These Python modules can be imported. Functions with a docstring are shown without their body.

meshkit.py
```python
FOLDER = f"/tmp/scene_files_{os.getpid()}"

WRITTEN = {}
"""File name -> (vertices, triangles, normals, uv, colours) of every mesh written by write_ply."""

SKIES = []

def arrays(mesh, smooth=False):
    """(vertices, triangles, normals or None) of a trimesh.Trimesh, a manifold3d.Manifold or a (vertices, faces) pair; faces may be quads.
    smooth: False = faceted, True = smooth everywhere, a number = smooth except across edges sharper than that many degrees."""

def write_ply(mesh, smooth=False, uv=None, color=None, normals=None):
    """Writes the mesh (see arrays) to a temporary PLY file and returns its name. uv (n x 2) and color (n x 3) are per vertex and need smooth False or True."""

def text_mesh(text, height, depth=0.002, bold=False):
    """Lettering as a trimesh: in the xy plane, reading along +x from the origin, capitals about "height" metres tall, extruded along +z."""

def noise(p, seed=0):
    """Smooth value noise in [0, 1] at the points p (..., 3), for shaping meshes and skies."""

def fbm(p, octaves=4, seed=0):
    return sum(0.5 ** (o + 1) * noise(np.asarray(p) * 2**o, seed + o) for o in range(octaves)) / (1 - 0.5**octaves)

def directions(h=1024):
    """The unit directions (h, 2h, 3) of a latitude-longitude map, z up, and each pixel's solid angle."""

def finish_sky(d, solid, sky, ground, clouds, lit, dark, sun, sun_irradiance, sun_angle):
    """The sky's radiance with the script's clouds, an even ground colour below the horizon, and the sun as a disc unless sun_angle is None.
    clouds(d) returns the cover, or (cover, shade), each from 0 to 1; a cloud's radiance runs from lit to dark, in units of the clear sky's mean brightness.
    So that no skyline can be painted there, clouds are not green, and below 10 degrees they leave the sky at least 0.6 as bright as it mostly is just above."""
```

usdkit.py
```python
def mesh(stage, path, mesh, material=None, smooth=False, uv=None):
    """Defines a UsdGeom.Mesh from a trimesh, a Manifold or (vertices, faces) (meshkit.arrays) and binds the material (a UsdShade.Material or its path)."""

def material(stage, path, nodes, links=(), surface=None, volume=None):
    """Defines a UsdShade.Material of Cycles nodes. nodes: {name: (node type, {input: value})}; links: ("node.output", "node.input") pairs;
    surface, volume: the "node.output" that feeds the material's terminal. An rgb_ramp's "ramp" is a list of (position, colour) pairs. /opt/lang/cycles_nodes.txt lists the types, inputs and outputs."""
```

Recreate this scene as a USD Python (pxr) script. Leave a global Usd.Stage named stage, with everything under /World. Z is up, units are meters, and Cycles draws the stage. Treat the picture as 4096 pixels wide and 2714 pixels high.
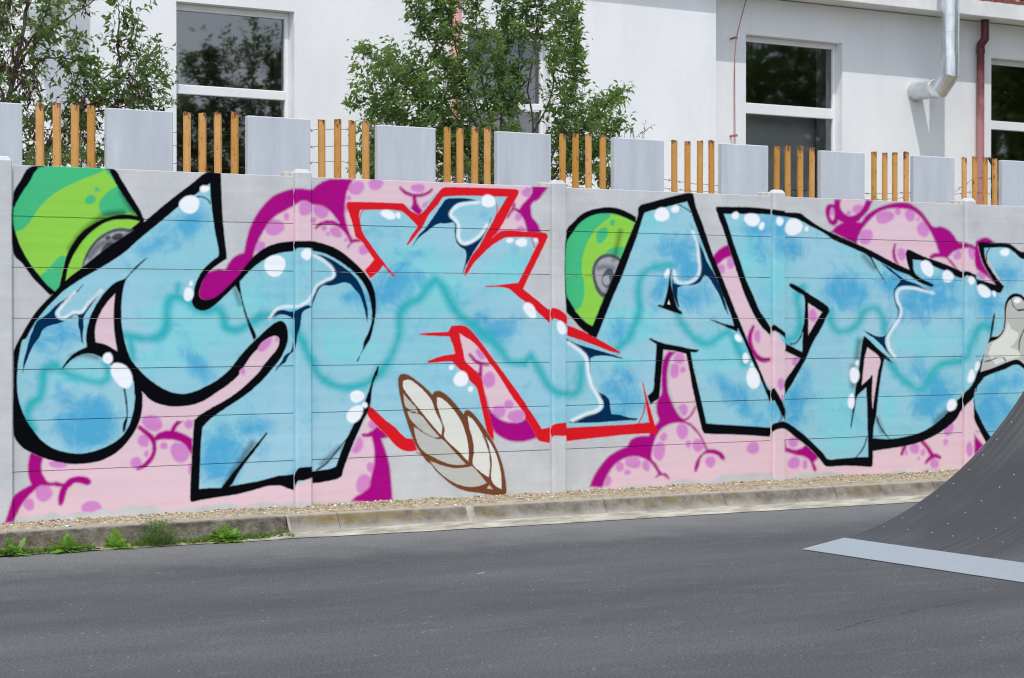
import math, random
import numpy as np
import shapely, trimesh, usdkit, meshkit
from shapely.geometry import Polygon, LineString, box as sbox
from shapely.ops import unary_union
from scipy.spatial import cKDTree
from pxr import Gf, Sdf, Usd, UsdGeom, UsdLux, UsdShade, Vt

stage = Usd.Stage.CreateInMemory()
UsdGeom.SetStageUpAxis(stage, UsdGeom.Tokens.z)
UsdGeom.SetStageMetersPerUnit(stage, 1.0)
W = UsdGeom.Xform.Define(stage, '/World')
stage.SetDefaultPrim(W.GetPrim())
UsdGeom.Scope.Define(stage, '/World/Looks')

# ------------------------------------------------------------------ camera
F, TH = 8000.0, math.radians(32.0)
PITCH = math.atan(85 / F)
EYE = np.array([-3.97807591, -12.24216054, 1.44])
RIGHT = np.array([math.cos(TH), -math.sin(TH), 0])
FWD = np.array([math.sin(TH), math.cos(TH), 0]) * math.cos(PITCH) + np.array([0, 0, -1]) * math.sin(PITCH)
UP = np.cross(RIGHT, FWD)
EXPOSURE = 0.0
cam = UsdGeom.Camera.Define(stage, '/World/camera')
m = np.eye(4)
m[0, :3], m[1, :3], m[2, :3], m[3, :3] = RIGHT, UP, -FWD, EYE
cam.AddTransformOp().Set(Gf.Matrix4d(m.tolist()))
cam.CreateFocalLengthAttr(70.3125)
cam.CreateHorizontalApertureAttr(36.0)
cam.CreateVerticalApertureAttr(36.0 * 678 / 1024)
cam.CreateFStopAttr(5.6)
cam.CreateFocusDistanceAttr(13.5)
cam.CreateClippingRangeAttr(Gf.Vec2f(0.1, 2000))
cam.CreateExposureAttr(EXPOSURE)

# ------------------------------------------------------------------ sky and sun
SUN = np.array([-0.62, -1.0, 2.2])
SUN /= np.linalg.norm(SUN)
ELEV, ROT = math.asin(SUN[2]), math.atan2(SUN[0], SUN[1])
SKY_STRENGTH, SUN_INTENSITY = 0.15, 0.70
sky_mat = usdkit.material(stage, '/World/Looks/sky', {
    'sky': ('sky_texture', {'sky_type': 'single_scattering', 'sun_disc': False, 'sun_elevation': ELEV, 'sun_rotation': ROT, 'aerosol_density': 1.6, 'air_density': 1.0}),
    'geo': ('texture_coordinate', {}),
    'map': ('mapping', {'scale': (1.0, 1.0, 2.6)}),
    'n': ('noise_texture', {'scale': 2.3, 'detail': 7, 'roughness': 0.58, 'distortion': 0.3}),
    'r': ('map_range', {'range_type': 'smoothstep', 'from_min': 0.40, 'from_max': 0.62, 'to_min': 0.08, 'to_max': 0.88, 'clamp': True}),
    'mix': ('mix_color', {'b': (9.4, 9.9, 10.7)}),
    'bg': ('background_shader', {'strength': SKY_STRENGTH})},
    [('geo.generated', 'map.vector'), ('map.vector', 'n.vector'), ('n.fac', 'r.value'), ('r.result', 'mix.fac'), ('sky.color', 'mix.a'), ('mix.result', 'bg.color')], surface='bg.background')
dome = UsdLux.DomeLight.Define(stage, '/World/sky')
UsdShade.MaterialBindingAPI.Apply(dome.GetPrim()).Bind(sky_mat)
sun = UsdLux.DistantLight.Define(stage, '/World/sun')
sun.CreateIntensityAttr(SUN_INTENSITY)
sun.CreateAngleAttr(0.53)
sun.CreateColorAttr(Gf.Vec3f(1.0, 0.96, 0.9))
sun.CreateNormalizeAttr(True)
zx = np.cross([0, 0, 1.0], SUN)
zx /= np.linalg.norm(zx)
m = np.eye(4)
m[0, :3], m[1, :3], m[2, :3] = zx, np.cross(SUN, zx), SUN
sun.AddTransformOp().Set(Gf.Matrix4d(m.tolist()))


# ------------------------------------------------------------------ helpers
def project(p):
    d = np.asarray(p, float) - EYE
    z = d @ FWD
    return np.stack([2048 + F * (d @ RIGHT) / z, 1357 - F * (d @ UP) / z], -1)


def at(px, py, axis, val):
    """the point of the plane axis = val that the photograph shows at (px, py)"""
    r = FWD + RIGHT * ((px - 2048) / F) + UP * ((1357 - py) / F)
    return EYE + r * ((val - EYE[axis]) / r[axis])


def lin(r, g, b, k=1.0):
    c = np.array([r, g, b]) / 255
    return tuple(float(x) for x in np.where(c < .04045, c / 12.92, ((c + .055) / 1.055) ** 2.4) * k)


_used = {}


def path_of(name, parent):
    base = f'{parent}/{name}'
    n = _used.get(base, 0)
    _used[base] = n + 1
    return base if n == 0 else f'{base}_{n:03d}'


def tag(p, label=None, cat=None, group=None, kind=None):
    p = p.GetPrim() if hasattr(p, 'GetPrim') else stage.GetPrimAtPath(p)
    for k, v in (('label', label), ('category', cat), ('group', group), ('kind', kind)):
        if v:
            p.SetCustomDataByKey(k, v)
    return str(p.GetPath())


def thing(name, label, cat, loc=(0, 0, 0), group=None, rz=0.0):
    x = UsdGeom.Xform.Define(stage, path_of(name, '/World'))
    x.AddTranslateOp().Set(Gf.Vec3d(*map(float, loc)))
    if rz:
        x.AddRotateZOp().Set(math.degrees(rz))
    return tag(x, label, cat, group)


def copy_of(src, name, loc, rz, label, group, sc=1.0):
    x = UsdGeom.Xform.Define(stage, path_of(name, '/World'))
    x.AddTranslateOp().Set(Gf.Vec3d(*map(float, loc)))
    x.AddRotateZOp().Set(math.degrees(rz))
    x.AddScaleOp().Set(Gf.Vec3f(sc, sc, sc))
    p = x.GetPrim()
    p.GetReferences().AddInternalReference(src)
    p.SetInstanceable(True)
    tag(p, label, stage.GetPrimAtPath(src).GetCustomDataByKey('category'), group)
    return str(p.GetPath())


class MB:
    """collects shapes for one mesh"""

    def __init__(self):
        self.v, self.f, self.n = [], [], 0

    def add(self, v, f):
        v = np.asarray(v, float)
        self.v.append(v)
        self.f.append(np.asarray(f, int) + self.n)
        self.n += len(v)
        return self

    def mesh(self, tm):
        return self.add(tm.vertices, tm.faces)

    def box(self, lo, hi, b=0.0):
        lo, hi = np.asarray(lo, float), np.asarray(hi, float)
        if b <= 0:
            tm = trimesh.creation.box(extents=hi - lo)
            tm.apply_translation((lo + hi) / 2)
            return self.mesh(tm)
        P = []
        for sx in (0, 1):
            for sy in (0, 1):
                for sz in (0, 1):
                    c = np.where([sx, sy, sz], hi, lo)
                    d = np.where([sx, sy, sz], -b, b)
                    for k in range(3):
                        q = c.copy()
                        for j in range(3):
                            if j != k:
                                q[j] += d[j]
                        P.append(q)
        return self.mesh(trimesh.convex.convex_hull(np.array(P)))

    def tube(self, pts, rad, sides=8, caps=True):
        """a round bar whose joints are mitred"""
        p = np.asarray(pts, float)
        n = len(p)
        r = np.broadcast_to(rad, (n,)).astype(float)
        d = np.diff(p, axis=0)
        d /= np.linalg.norm(d, axis=1, keepdims=True) + 1e-12
        t0 = d[0]
        a = np.cross(t0, [0, 0, 1.0] if abs(t0[2]) < .9 else [1.0, 0, 0])
        a /= np.linalg.norm(a)
        b = np.cross(t0, a)
        ang = np.arange(sides) * 2 * np.pi / sides
        off = np.cos(ang)[:, None] * a + np.sin(ang)[:, None] * b
        rings = [p[0] + off * r[0]]
        for i in range(1, n):
            di = d[i - 1]
            nn = di if i == n - 1 else di + d[i]
            nn = nn / (np.linalg.norm(nn) + 1e-12)
            s = -(off @ nn) / max(.25, di @ nn)
            ring = off + s[:, None] * di
            rings.append(p[i] + ring * r[i])
            if i < n - 1:                      # carry the offsets on round the bend
                o = ring - (ring @ d[i])[:, None] * d[i]
                off = o / (np.linalg.norm(o, axis=1, keepdims=True) + 1e-12)
        v = np.vstack(rings)
        i, j = np.meshgrid(np.arange(n - 1), np.arange(sides), indexing='ij')
        k = (j + 1) % sides
        q = np.stack([i * sides + j, i * sides + k, (i + 1) * sides + k, (i + 1) * sides + j], -1).reshape(-1, 4)
        f = np.vstack([q[:, [0, 2, 1]], q[:, [0, 3, 2]]])
        if caps:
            v = np.vstack([v, p[:1], p[-1:]])
            c0, c1 = len(v) - 2, len(v) - 1
            jj = np.arange(sides)
            kk = (jj + 1) % sides
            f = np.vstack([f, np.stack([np.full(sides, c0), jj, kk], 1), np.stack([np.full(sides, c1), (n - 1) * sides + kk, (n - 1) * sides + jj], 1)])
        return self.add(v, f)

    def build(self, name, mat, parent='/World', smooth=False, label=None, cat=None, group=None, kind=None):
        me = usdkit.mesh(stage, path_of(name, parent), (np.vstack(self.v), np.vstack(self.f)), mat, smooth=smooth)
        return tag(me, label, cat, group, kind)


def sheet(xs, ys, z):
    """a grid of quads split in triangles; z(X, Y) its height"""
    X, Y = np.meshgrid(xs, ys, indexing='ij')
    v = np.stack([X, Y, z(X, Y) if callable(z) else np.full(X.shape, z)], -1).reshape(-1, 3)
    return v, grid_faces(len(xs), len(ys))


def grid_faces(n, k):
    i, j = np.meshgrid(np.arange(n - 1), np.arange(k - 1), indexing='ij')
    q = np.stack([i * k + j, (i + 1) * k + j, (i + 1) * k + j + 1, i * k + j + 1], -1).reshape(-1, 4)
    return np.vstack([q[:, [0, 1, 2]], q[:, [0, 2, 3]]])


def panel(shape, y0, y1):
    """a shapely outline in (x, z) as a wall between the planes y0 and y1"""
    tm = trimesh.creation.extrude_polygon(shape, y1 - y0)
    v = np.asarray(tm.vertices)
    return trimesh.Trimesh(np.stack([v[:, 0], y1 - v[:, 2], v[:, 1]], 1), tm.faces, process=False)


def mat(name, nodes, links, surface):
    return usdkit.material(stage, '/World/Looks/' + name, nodes, links, surface=surface)


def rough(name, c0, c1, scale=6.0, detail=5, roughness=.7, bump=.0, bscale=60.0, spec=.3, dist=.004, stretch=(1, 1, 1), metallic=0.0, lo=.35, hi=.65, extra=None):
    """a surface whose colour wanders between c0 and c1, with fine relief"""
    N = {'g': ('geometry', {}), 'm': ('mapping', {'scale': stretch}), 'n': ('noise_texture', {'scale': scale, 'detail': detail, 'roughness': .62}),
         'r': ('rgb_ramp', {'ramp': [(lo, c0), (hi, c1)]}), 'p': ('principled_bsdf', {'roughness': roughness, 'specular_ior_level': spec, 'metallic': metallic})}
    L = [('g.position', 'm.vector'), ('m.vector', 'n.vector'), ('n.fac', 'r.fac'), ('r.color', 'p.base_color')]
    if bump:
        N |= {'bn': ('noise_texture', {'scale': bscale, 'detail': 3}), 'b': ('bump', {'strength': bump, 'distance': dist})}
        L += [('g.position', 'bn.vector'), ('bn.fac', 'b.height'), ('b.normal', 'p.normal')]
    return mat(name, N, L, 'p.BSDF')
# ------------------------------------------------------------------ the mural (painted shapes, traced on the wall)
CROP = {'A': (0, 640), 'a': (0, 1300), 'B': (900, 640), 'b': (900, 1300), 'C': (1900, 640), 'c': (1900, 1300), 'D': (2896, 640), 'd': (2896, 1300)}
CS = 1.96


def tr(*args):
    """tr('A', [(x, y), ...], 'b', [...]): traced points in one frame"""
    out = []
    for k, pts in zip(args[::2], args[1::2]):
        ox, oy = CROP[k]
        out += [(ox + p[0] / CS, oy + p[1] / CS) + tuple(q / CS for q in p[2:]) for p in pts]
    return out


def hermite(P, closed=True, limit=58.0):
    P = np.asarray(P, float)
    n = len(P)
    if closed:
        nxt, prv = np.roll(P, -1, 0), np.roll(P, 1, 0)
    else:
        nxt, prv = np.vstack([P[1:], P[-1:]]), np.vstack([P[:1], P[:-1]])
    a, b = P - prv, nxt - P
    la, lb = np.linalg.norm(a, axis=1) + 1e-9, np.linalg.norm(b, axis=1) + 1e-9
    ang = np.degrees(np.arccos(np.clip((a * b).sum(1) / la / lb, -1, 1)))
    corner = ang > limit
    if not closed:
        corner[0] = corner[-1] = True
    d = nxt - prv
    d /= np.linalg.norm(d, axis=1, keepdims=True) + 1e-9
    out = []
    for i in range(n if closed else n - 1):
        j = (i + 1) % n
        p0, p1 = P[i], P[j]
        L = np.linalg.norm(p1 - p0)
        if L < 1e-6:
            continue
        u = (p1 - p0) / L
        m0 = (u if corner[i] else d[i]) * L
        m1 = (u if corner[j] else d[j]) * L
        k = max(1, min(9, int(L / 5)))
        t = (np.arange(k) / k)[:, None]
        out.append((2 * t**3 - 3 * t**2 + 1) * p0 + (t**3 - 2 * t**2 + t) * m0 + (-2 * t**3 + 3 * t**2) * p1 + (t**3 - t**2) * m1)
    r = np.vstack(out)
    return r if closed else np.vstack([r, P[-1:]])


def poly(*args):
    P = hermite([p[:2] for p in tr(*args)])
    g = Polygon(P)
    return g if g.is_valid else g.buffer(0)


def stroke(w, *args):
    """a line of paint; a point's third value is its own width"""
    T = tr(*args)
    W = np.array([p[2] if len(p) > 2 else w / CS for p in T])
    P = np.array([p[:2] for p in T])
    Q = hermite(np.c_[P, W], closed=False, limit=75)
    return unary_union([LineString([Q[i, :2], Q[i + 1, :2]]).buffer(max(.8, (Q[i, 2] + Q[i + 1, 2]) / 4), 5) for i in range(len(Q) - 1)])


def blob(k, cx, cy, rx, ry, rot=0):
    ox, oy = CROP[k]
    s = int(abs(cx * 7 + cy * 13 + rx)) % 1000
    rr = random.Random(s)
    ph = [rr.uniform(0, 6.28) for _ in range(3)]
    t = np.linspace(0, 2 * np.pi, 33)[:-1]
    r = 1 + .05 * np.sin(2 * t + ph[0]) + .04 * np.sin(3 * t + ph[1])
    x, y = rx * r * np.cos(t), ry * r * np.sin(t)
    c, n = math.cos(math.radians(rot)), math.sin(math.radians(rot))
    return Polygon(np.c_[ox + (cx + x * c - y * n) / CS, oy + (cy + x * n + y * c) / CS])


ORDER = ['pink', 'violet', 'magenta', 'mint', 'lime', 'lgrey', 'dgrey', 'blue', 'navy', 'glow', 'red', 'black', 'white', 'brown', 'cream', 'wgrey', 'turq', 'cloud', 'aqua', 'soot']
SOFT = {'glow', 'turq', 'cloud', 'aqua', 'soot'}
LAY = {k: Polygon() for k in ORDER}


def paint(ch, *gs):
    g = unary_union([x for x in gs if not x.is_empty])
    if ch in SOFT:
        LAY[ch] = LAY[ch].union(g)
        return
    hi = [k for k in ORDER[ORDER.index(ch) + 1:] if k not in SOFT and not LAY[k].is_empty and LAY[k].intersects(g)]
    grow = g
    if hi:
        grow = g.union(g.buffer(5).intersection(unary_union([LAY[k] for k in hi])))
        for k in hi:
            LAY[k] = LAY[k].difference(g)
    LAY[ch] = LAY[ch].union(grow)


# ---- pink bubbles
paint('pink',
      poly('a', [(98, 1548), (105, 1350), (245, 1250), (220, 1130), (240, 1000), (620, 1040), (1000, 900), (1090, 700), (1100, 500), (1400, 600), (2000, 200), (2180, 80), (2180, 300), (1600, 740), (1520, 800), (1500, 1340), (1900, 1280), (2300, 1240), (2300, 1382), (2205, 1405), (2130, 1395), (2050, 1388), (1900, 1425), (1790, 1400), (1700, 1412), (1560, 1425), (1500, 1432), (1400, 1450), (1330, 1452), (1250, 1445), (1200, 1420), (1120, 1425), (1000, 1410), (940, 1440), (870, 1455), (800, 1440), (720, 1470), (640, 1465), (560, 1478), (500, 1490), (440, 1475), (400, 1455), (360, 1485), (300, 1490), (240, 1510), (160, 1500)]),
      poly('b', [(530, 1270), (690, 1200), (900, 1180), (1110, 740), (1120, 690), (1200, 790), (1200, 900), (1190, 1000), (1180, 1150), (1160, 1250), (1060, 1380), (990, 1390), (900, 1385), (800, 1395), (690, 1390), (640, 1398), (560, 1382), (530, 1390)]),
      poly('B', [(205, 775), (290, 580), (400, 430), (540, 345), (620, 320), (700, 340), (850, 200), (1000, 150), (1300, 158), (1700, 175), (2100, 193), (2352, 202)], 'C', [(450, 207), (420, 330), (400, 440), (410, 560), (300, 570), (130, 620)], 'B', [(2000, 620), (1700, 500), (1300, 800), (1100, 920), (900, 750), (683, 660), (540, 660), (350, 700)]),
      poly('C', [(1895, 830), (1950, 775), (2015, 740), (2080, 930), (2150, 1130), (2220, 1270), (2320, 1400)], 'd', [(340, 40), (395, 40), (480, 100), (600, 265), (478, 480), (478, 660), (400, 500), (340, 540)], 'c', [(2250, 400), (2130, 110)], 'C', [(2060, 1230), (1930, 900)]),
      poly('c', [(1005, 1278), (1060, 1130), (1150, 1060), (1250, 1035), (1370, 1060), (1400, 930), (1480, 830), (1560, 770), (1640, 740), (1540, 540), (1530, 400), (1550, 260), (1590, 212), (1680, 215), (1720, 450), (1800, 850), (2100, 860), (2320, 860), (2330, 1172), (2250, 1165), (2180, 1160), (2100, 1170), (1950, 1178), (1900, 1195), (1850, 1225), (1780, 1228), (1700, 1215), (1620, 1210), (1550, 1230), (1480, 1255), (1400, 1250), (1300, 1252), (1200, 1262), (1080, 1282)]),
      poly('d', [(340, 850), (400, 800), (478, 790), (800, 1090), (1160, 1090), (1170, 960), (1650, 840), (1855, 600), (1950, 520), (1985, 640), (2100, 900), (2050, 1000), (1960, 1110), (1855, 1128), (1780, 1120), (1700, 1132), (1590, 1125), (1500, 1155), (1400, 1135), (1330, 1145), (1250, 1168), (1120, 1170), (1000, 1185), (900, 1160), (800, 1152), (700, 1165), (600, 1168), (540, 1190), (480, 1195), (395, 1198), (370, 1165), (340, 1165)]),
      poly('D', [(1040, 660), (1060, 590), (1110, 510), (1200, 420), (1290, 380), (1400, 375), (1480, 395), (1545, 450), (1610, 540), (1660, 640), (1690, 730), (1760, 760), (1860, 695), (1930, 680), (1985, 715), (2120, 980), (1978, 935), (1868, 860), (1450, 870), (1200, 745)]),
      poly('D', [(915, 312), (1115, 318), (1090, 370), (1050, 420), (990, 442), (940, 415), (915, 370)]),
      poly('D', [(830, 380), (862, 372), (873, 440), (872, 482), (845, 488), (822, 440)]))
V = [('B', 1030, 222, 65, 52, -10), ('B', 1183, 192, 60, 45), ('B', 970, 300, 18, 22), ('B', 1590, 355, 45, 30), ('B', 630, 380, 50, 62), ('B', 755, 400, 62, 58, 20), ('B', 483, 445, 20, 30), ('B', 388, 530, 75, 65), ('B', 275, 685, 42, 45),
     ('B', 695, 475, 20, 25), ('B', 778, 535, 22, 22), ('B', 870, 567, 52, 38, 30), ('B', 805, 580, 15, 15), ('B', 947, 628, 12, 16), ('B', 1090, 705, 42, 42, 30), ('B', 955, 380, 18, 30), ('B', 1513, 222, 55, 34),
     ('C', 410, 255, 42, 40), ('C', 338, 452, 28, 28), ('C', 360, 545, 36, 24), ('C', 170, 580, 48, 36, -30),
     ('a', 1195, 770, 84, 60, 15), ('a', 1480, 780, 36, 35), ('a', 1125, 910, 42, 52, -25), ('a', 1285, 948, 31, 27), ('a', 1410, 1000, 72, 82, -20), ('a', 1148, 1012, 20, 26), ('a', 1068, 1085, 46, 48), ('a', 1490, 1130, 14, 45), ('a', 460, 1090, 70, 36),
     ('a', 343, 1320, 70, 64), ('a', 228, 1410, 44, 46), ('a', 722, 1442, 82, 62), ('b', 1030, 940, 54, 65), ('b', 1140, 1115, 31, 38), ('b', 1085, 1245, 57, 76, 15), ('b', 1160, 780, 40, 36),
     ('C', 2005, 810, 34, 44), ('C', 1928, 858, 33, 38), ('D', 262, 1385, 28, 48), ('d', 447, 465, 28, 46), ('d', 458, 580, 15, 30), ('d', 565, 290, 32, 36),
     ('D', 1055, 390, 44, 40), ('D', 978, 418, 20, 18), ('D', 848, 405, 14, 32), ('D', 1262, 450, 72, 50, -8), ('D', 1362, 405, 23, 28), ('D', 1460, 432, 42, 48), ('D', 1522, 467, 12, 16), ('D', 1562, 545, 48, 62), ('D', 1112, 603, 54, 60, 15),
     ('D', 1392, 740, 34, 48), ('D', 1830, 745, 34, 40), ('D', 1945, 730, 32, 52), ('D', 2015, 912, 34, 38),
     ('c', 1600, 265, 40, 48), ('c', 1562, 360, 42, 55), ('c', 1630, 352, 22, 25), ('c', 1628, 668, 42, 46, -15), ('c', 1625, 835, 48, 60), ('c', 1478, 880, 28, 34, 15), ('c', 1445, 990, 48, 74), ('c', 1673, 935, 20, 30), ('c', 1750, 945, 44, 54, -15),
     ('c', 2180, 965, 48, 50), ('c', 1845, 1075, 38, 47), ('c', 1240, 1080, 60, 48), ('c', 1135, 1112, 32, 40), ('c', 1195, 1158, 25, 21), ('c', 1340, 1105, 28, 47, -12), ('c', 1038, 1225, 30, 48, 15),
     ('d', 545, 918, 40, 42), ('d', 550, 1083, 48, 48, 20), ('d', 635, 1095, 22, 36), ('d', 1495, 970, 38, 44), ('d', 1430, 1005, 10, 25), ('d', 1560, 1000, 18, 27), ('d', 1525, 1048, 11, 14), ('d', 1760, 815, 40, 54, 10), ('d', 1738, 920, 18, 24), ('d', 1650, 1090, 34, 42), ('d', 1925, 975, 26, 58)]
paint('violet', *[blob(*v).intersection(LAY['pink']) for v in V])
paint('magenta',
      poly('a', [(240, 995), (340, 1040), (325, 1100), (330, 1160), (355, 1205), (385, 1235), (440, 1232), (500, 1242), (530, 1215), (580, 1192), (640, 1186), (690, 1200), (716, 1225), (708, 1250), (680, 1258), (640, 1247), (590, 1240), (560, 1262), (530, 1292), (515, 1332), (500, 1390), (480, 1420), (460, 1412), (455, 1380), (465, 1310), (480, 1275), (430, 1266), (380, 1265), (320, 1262), (260, 1310), (210, 1360), (160, 1430), (120, 1510), (90, 1550), (35, 1556), (62, 1480), (105, 1350), (160, 1300), (245, 1255), (225, 1200), (218, 1130), (225, 1060)]),
      stroke(38, 'a', [(1095, 805, 32), (1150, 850, 38), (1192, 890, 44), (1210, 950, 34), (1200, 1020, 34), (1150, 1090, 36), (1085, 1128, 24)]),
      poly('a', [(1205, 885), (1240, 850), (1290, 832), (1345, 828), (1400, 840), (1460, 865), (1510, 895), (1510, 1040), (1480, 985), (1440, 935), (1390, 910), (1330, 900), (1270, 900), (1215, 912)]),
      stroke(30, 'a', [(1352, 835, 38), (1375, 790, 34), (1420, 750, 30), (1470, 738, 26), (1518, 745, 24)]),
      poly('b', [(1070, 862), (1080, 850), (1110, 852), (1150, 830), (1195, 795), (1290, 880), (1225, 895), (1260, 990), (1290, 1100), (1305, 1250), (1314, 1375), (1200, 1390), (988, 1384), (1020, 1350), (1080, 1315), (1130, 1270), (1140, 1220), (1150, 1170), (1168, 1100), (1170, 980), (1150, 880), (1080, 878)]),
      poly('A', [(1600, 900), (1700, 860), (1765, 860), (1800, 800), (1850, 752), (1920, 728), (1990, 740), (1980, 790), (1700, 1100), (1590, 1110), (1555, 1060), (1580, 950)]),
      poly('B', [(150, 735), (165, 640), (190, 550), (230, 460), (290, 370), (370, 290), (450, 250), (540, 226), (600, 226), (683, 230), (720, 200), (780, 165), (830, 150), (1008, 152), (985, 190), (960, 240), (948, 300), (940, 380), (940, 440), (955, 510), (975, 570), (1000, 622), (1050, 622), (1075, 642), (1030, 646), (990, 660), (965, 697), (958, 680), (980, 650), (950, 590), (905, 540), (860, 515), (800, 508), (750, 520), (712, 547), (702, 535), (730, 500), (780, 478), (840, 475), (895, 497), (870, 460), (820, 400), (760, 360), (683, 350), (620, 322), (540, 360), (470, 400), (400, 440), (340, 500), (290, 580), (250, 660), (200, 790), (150, 800)]),
      stroke(26, 'B', [(1376, 222, 22), (1420, 260, 28), (1480, 280, 28), (1540, 278, 26), (1590, 260, 24), (1620, 236, 20)]),
      poly('B', [(1466, 280), (1502, 285), (1506, 330), (1530, 375), (1555, 405), (1515, 440), (1450, 385), (1470, 350)]),
      poly('C', [(445, 205), (580, 210), (540, 260), (500, 310), (445, 345), (440, 400), (450, 450), (490, 500), (522, 575), (410, 575), (395, 510), (370, 450), (330, 410), (305, 395), (285, 420), (258, 460), (246, 452), (258, 425), (290, 375), (295, 345), (312, 335), (318, 352), (314, 375), (345, 388), (380, 340), (440, 270)]),
      poly('C', [(1860, 765), (1900, 715), (1950, 680), (1990, 662), (2020, 755), (1950, 782), (1890, 840)]),
      stroke(34, 'd', [(230, 15, 22), (205, 80, 34), (205, 150, 38), (240, 230, 40), (300, 275, 40), (358, 272, 28)]),
      poly('c', [(898, 1270), (930, 1190), (980, 1110), (1050, 1030), (1150, 970), (1195, 950), (1215, 910), (1260, 880), (1320, 870), (1360, 870), (1400, 800), (1440, 755), (1425, 690), (1422, 630), (1440, 570), (1462, 540), (1460, 430), (1465, 330), (1480, 265), (1520, 208), (1580, 212), (1540, 250), (1515, 330), (1508, 430), (1515, 530), (1545, 610), (1580, 680), (1620, 730), (1650, 735), (1690, 700), (1725, 635), (1734, 645), (1715, 690), (1680, 735), (1650, 755), (1700, 780), (1760, 850), (1800, 920), (1825, 975), (1880, 978), (1930, 1000), (1960, 1040), (1955, 1060), (1935, 1058), (1900, 1025), (1850, 1010), (1800, 1015), (1770, 1050), (1755, 1110), (1735, 1155), (1718, 1150), (1722, 1110), (1745, 1050), (1790, 1000), (1808, 985), (1780, 910), (1740, 850), (1680, 790), (1620, 770), (1540, 775), (1470, 810), (1420, 880), (1395, 960), (1385, 1045), (1420, 1090), (1460, 1155), (1500, 1168), (1524, 1200), (1518, 1215), (1490, 1190), (1455, 1182), (1420, 1200), (1415, 1192), (1435, 1170), (1400, 1110), (1360, 1070), (1300, 1040), (1240, 1032), (1170, 1050), (1100, 1095), (1050, 1160), (1020, 1220), (1000, 1278)]),
      poly('d', [(478, 905), (490, 960), (560, 980), (610, 965), (645, 940), (745, 1035), (705, 1080), (727, 1135), (715, 1153), (700, 1140), (680, 1080), (640, 1040), (560, 1020), (478, 992)]),
      stroke(24, 'd', [(1415, 960, 30), (1393, 1015, 20)]), stroke(30, 'd', [(1545, 905, 30), (1600, 970, 30), (1635, 1030, 38)]), stroke(30, 'd', [(1688, 1038, 28), (1650, 1027, 36), (1605, 1055, 28), (1583, 1082, 16)]),
      poly('D', [(840, 565), (880, 520), (940, 490), (1040, 487), (1075, 487), (1110, 440), (1180, 390), (1280, 350), (1400, 333), (1460, 345), (1540, 400), (1590, 460), (1645, 525), (1700, 523), (1760, 550), (1800, 590), (1838, 642), (1900, 650), (1978, 680), (1985, 722), (1930, 692), (1860, 700), (1800, 722), (1755, 765), (1790, 800), (1830, 855), (1815, 858), (1770, 805), (1740, 772), (1680, 765), (1620, 777), (1608, 757), (1640, 735), (1685, 727), (1660, 650), (1610, 550), (1545, 455), (1480, 400), (1400, 383), (1290, 385), (1200, 422), (1110, 510), (1060, 590), (1040, 665)]),
      poly('D', [(865, 310), (915, 310), (912, 370), (938, 415), (990, 440), (1050, 418), (1090, 368), (1115, 315), (1168, 320), (1130, 400), (1080, 455), (1040, 490), (940, 495), (895, 475), (888, 500), (860, 519), (825, 500), (800, 440), (796, 380), (820, 350), (862, 348)]),
      stroke(22, 'D', [(1340, 665, 14), (1330, 720, 24), (1340, 780, 24), (1364, 815, 12)]),
      poly('D', [(1974, 650), (2010, 620), (2060, 610), (2125, 648), (1995, 680), (2030, 810), (2140, 985), (2050, 905), (1974, 840)]),
      poly('d', [(1963, 862), (2035, 945), (1963, 1025)]))
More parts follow.
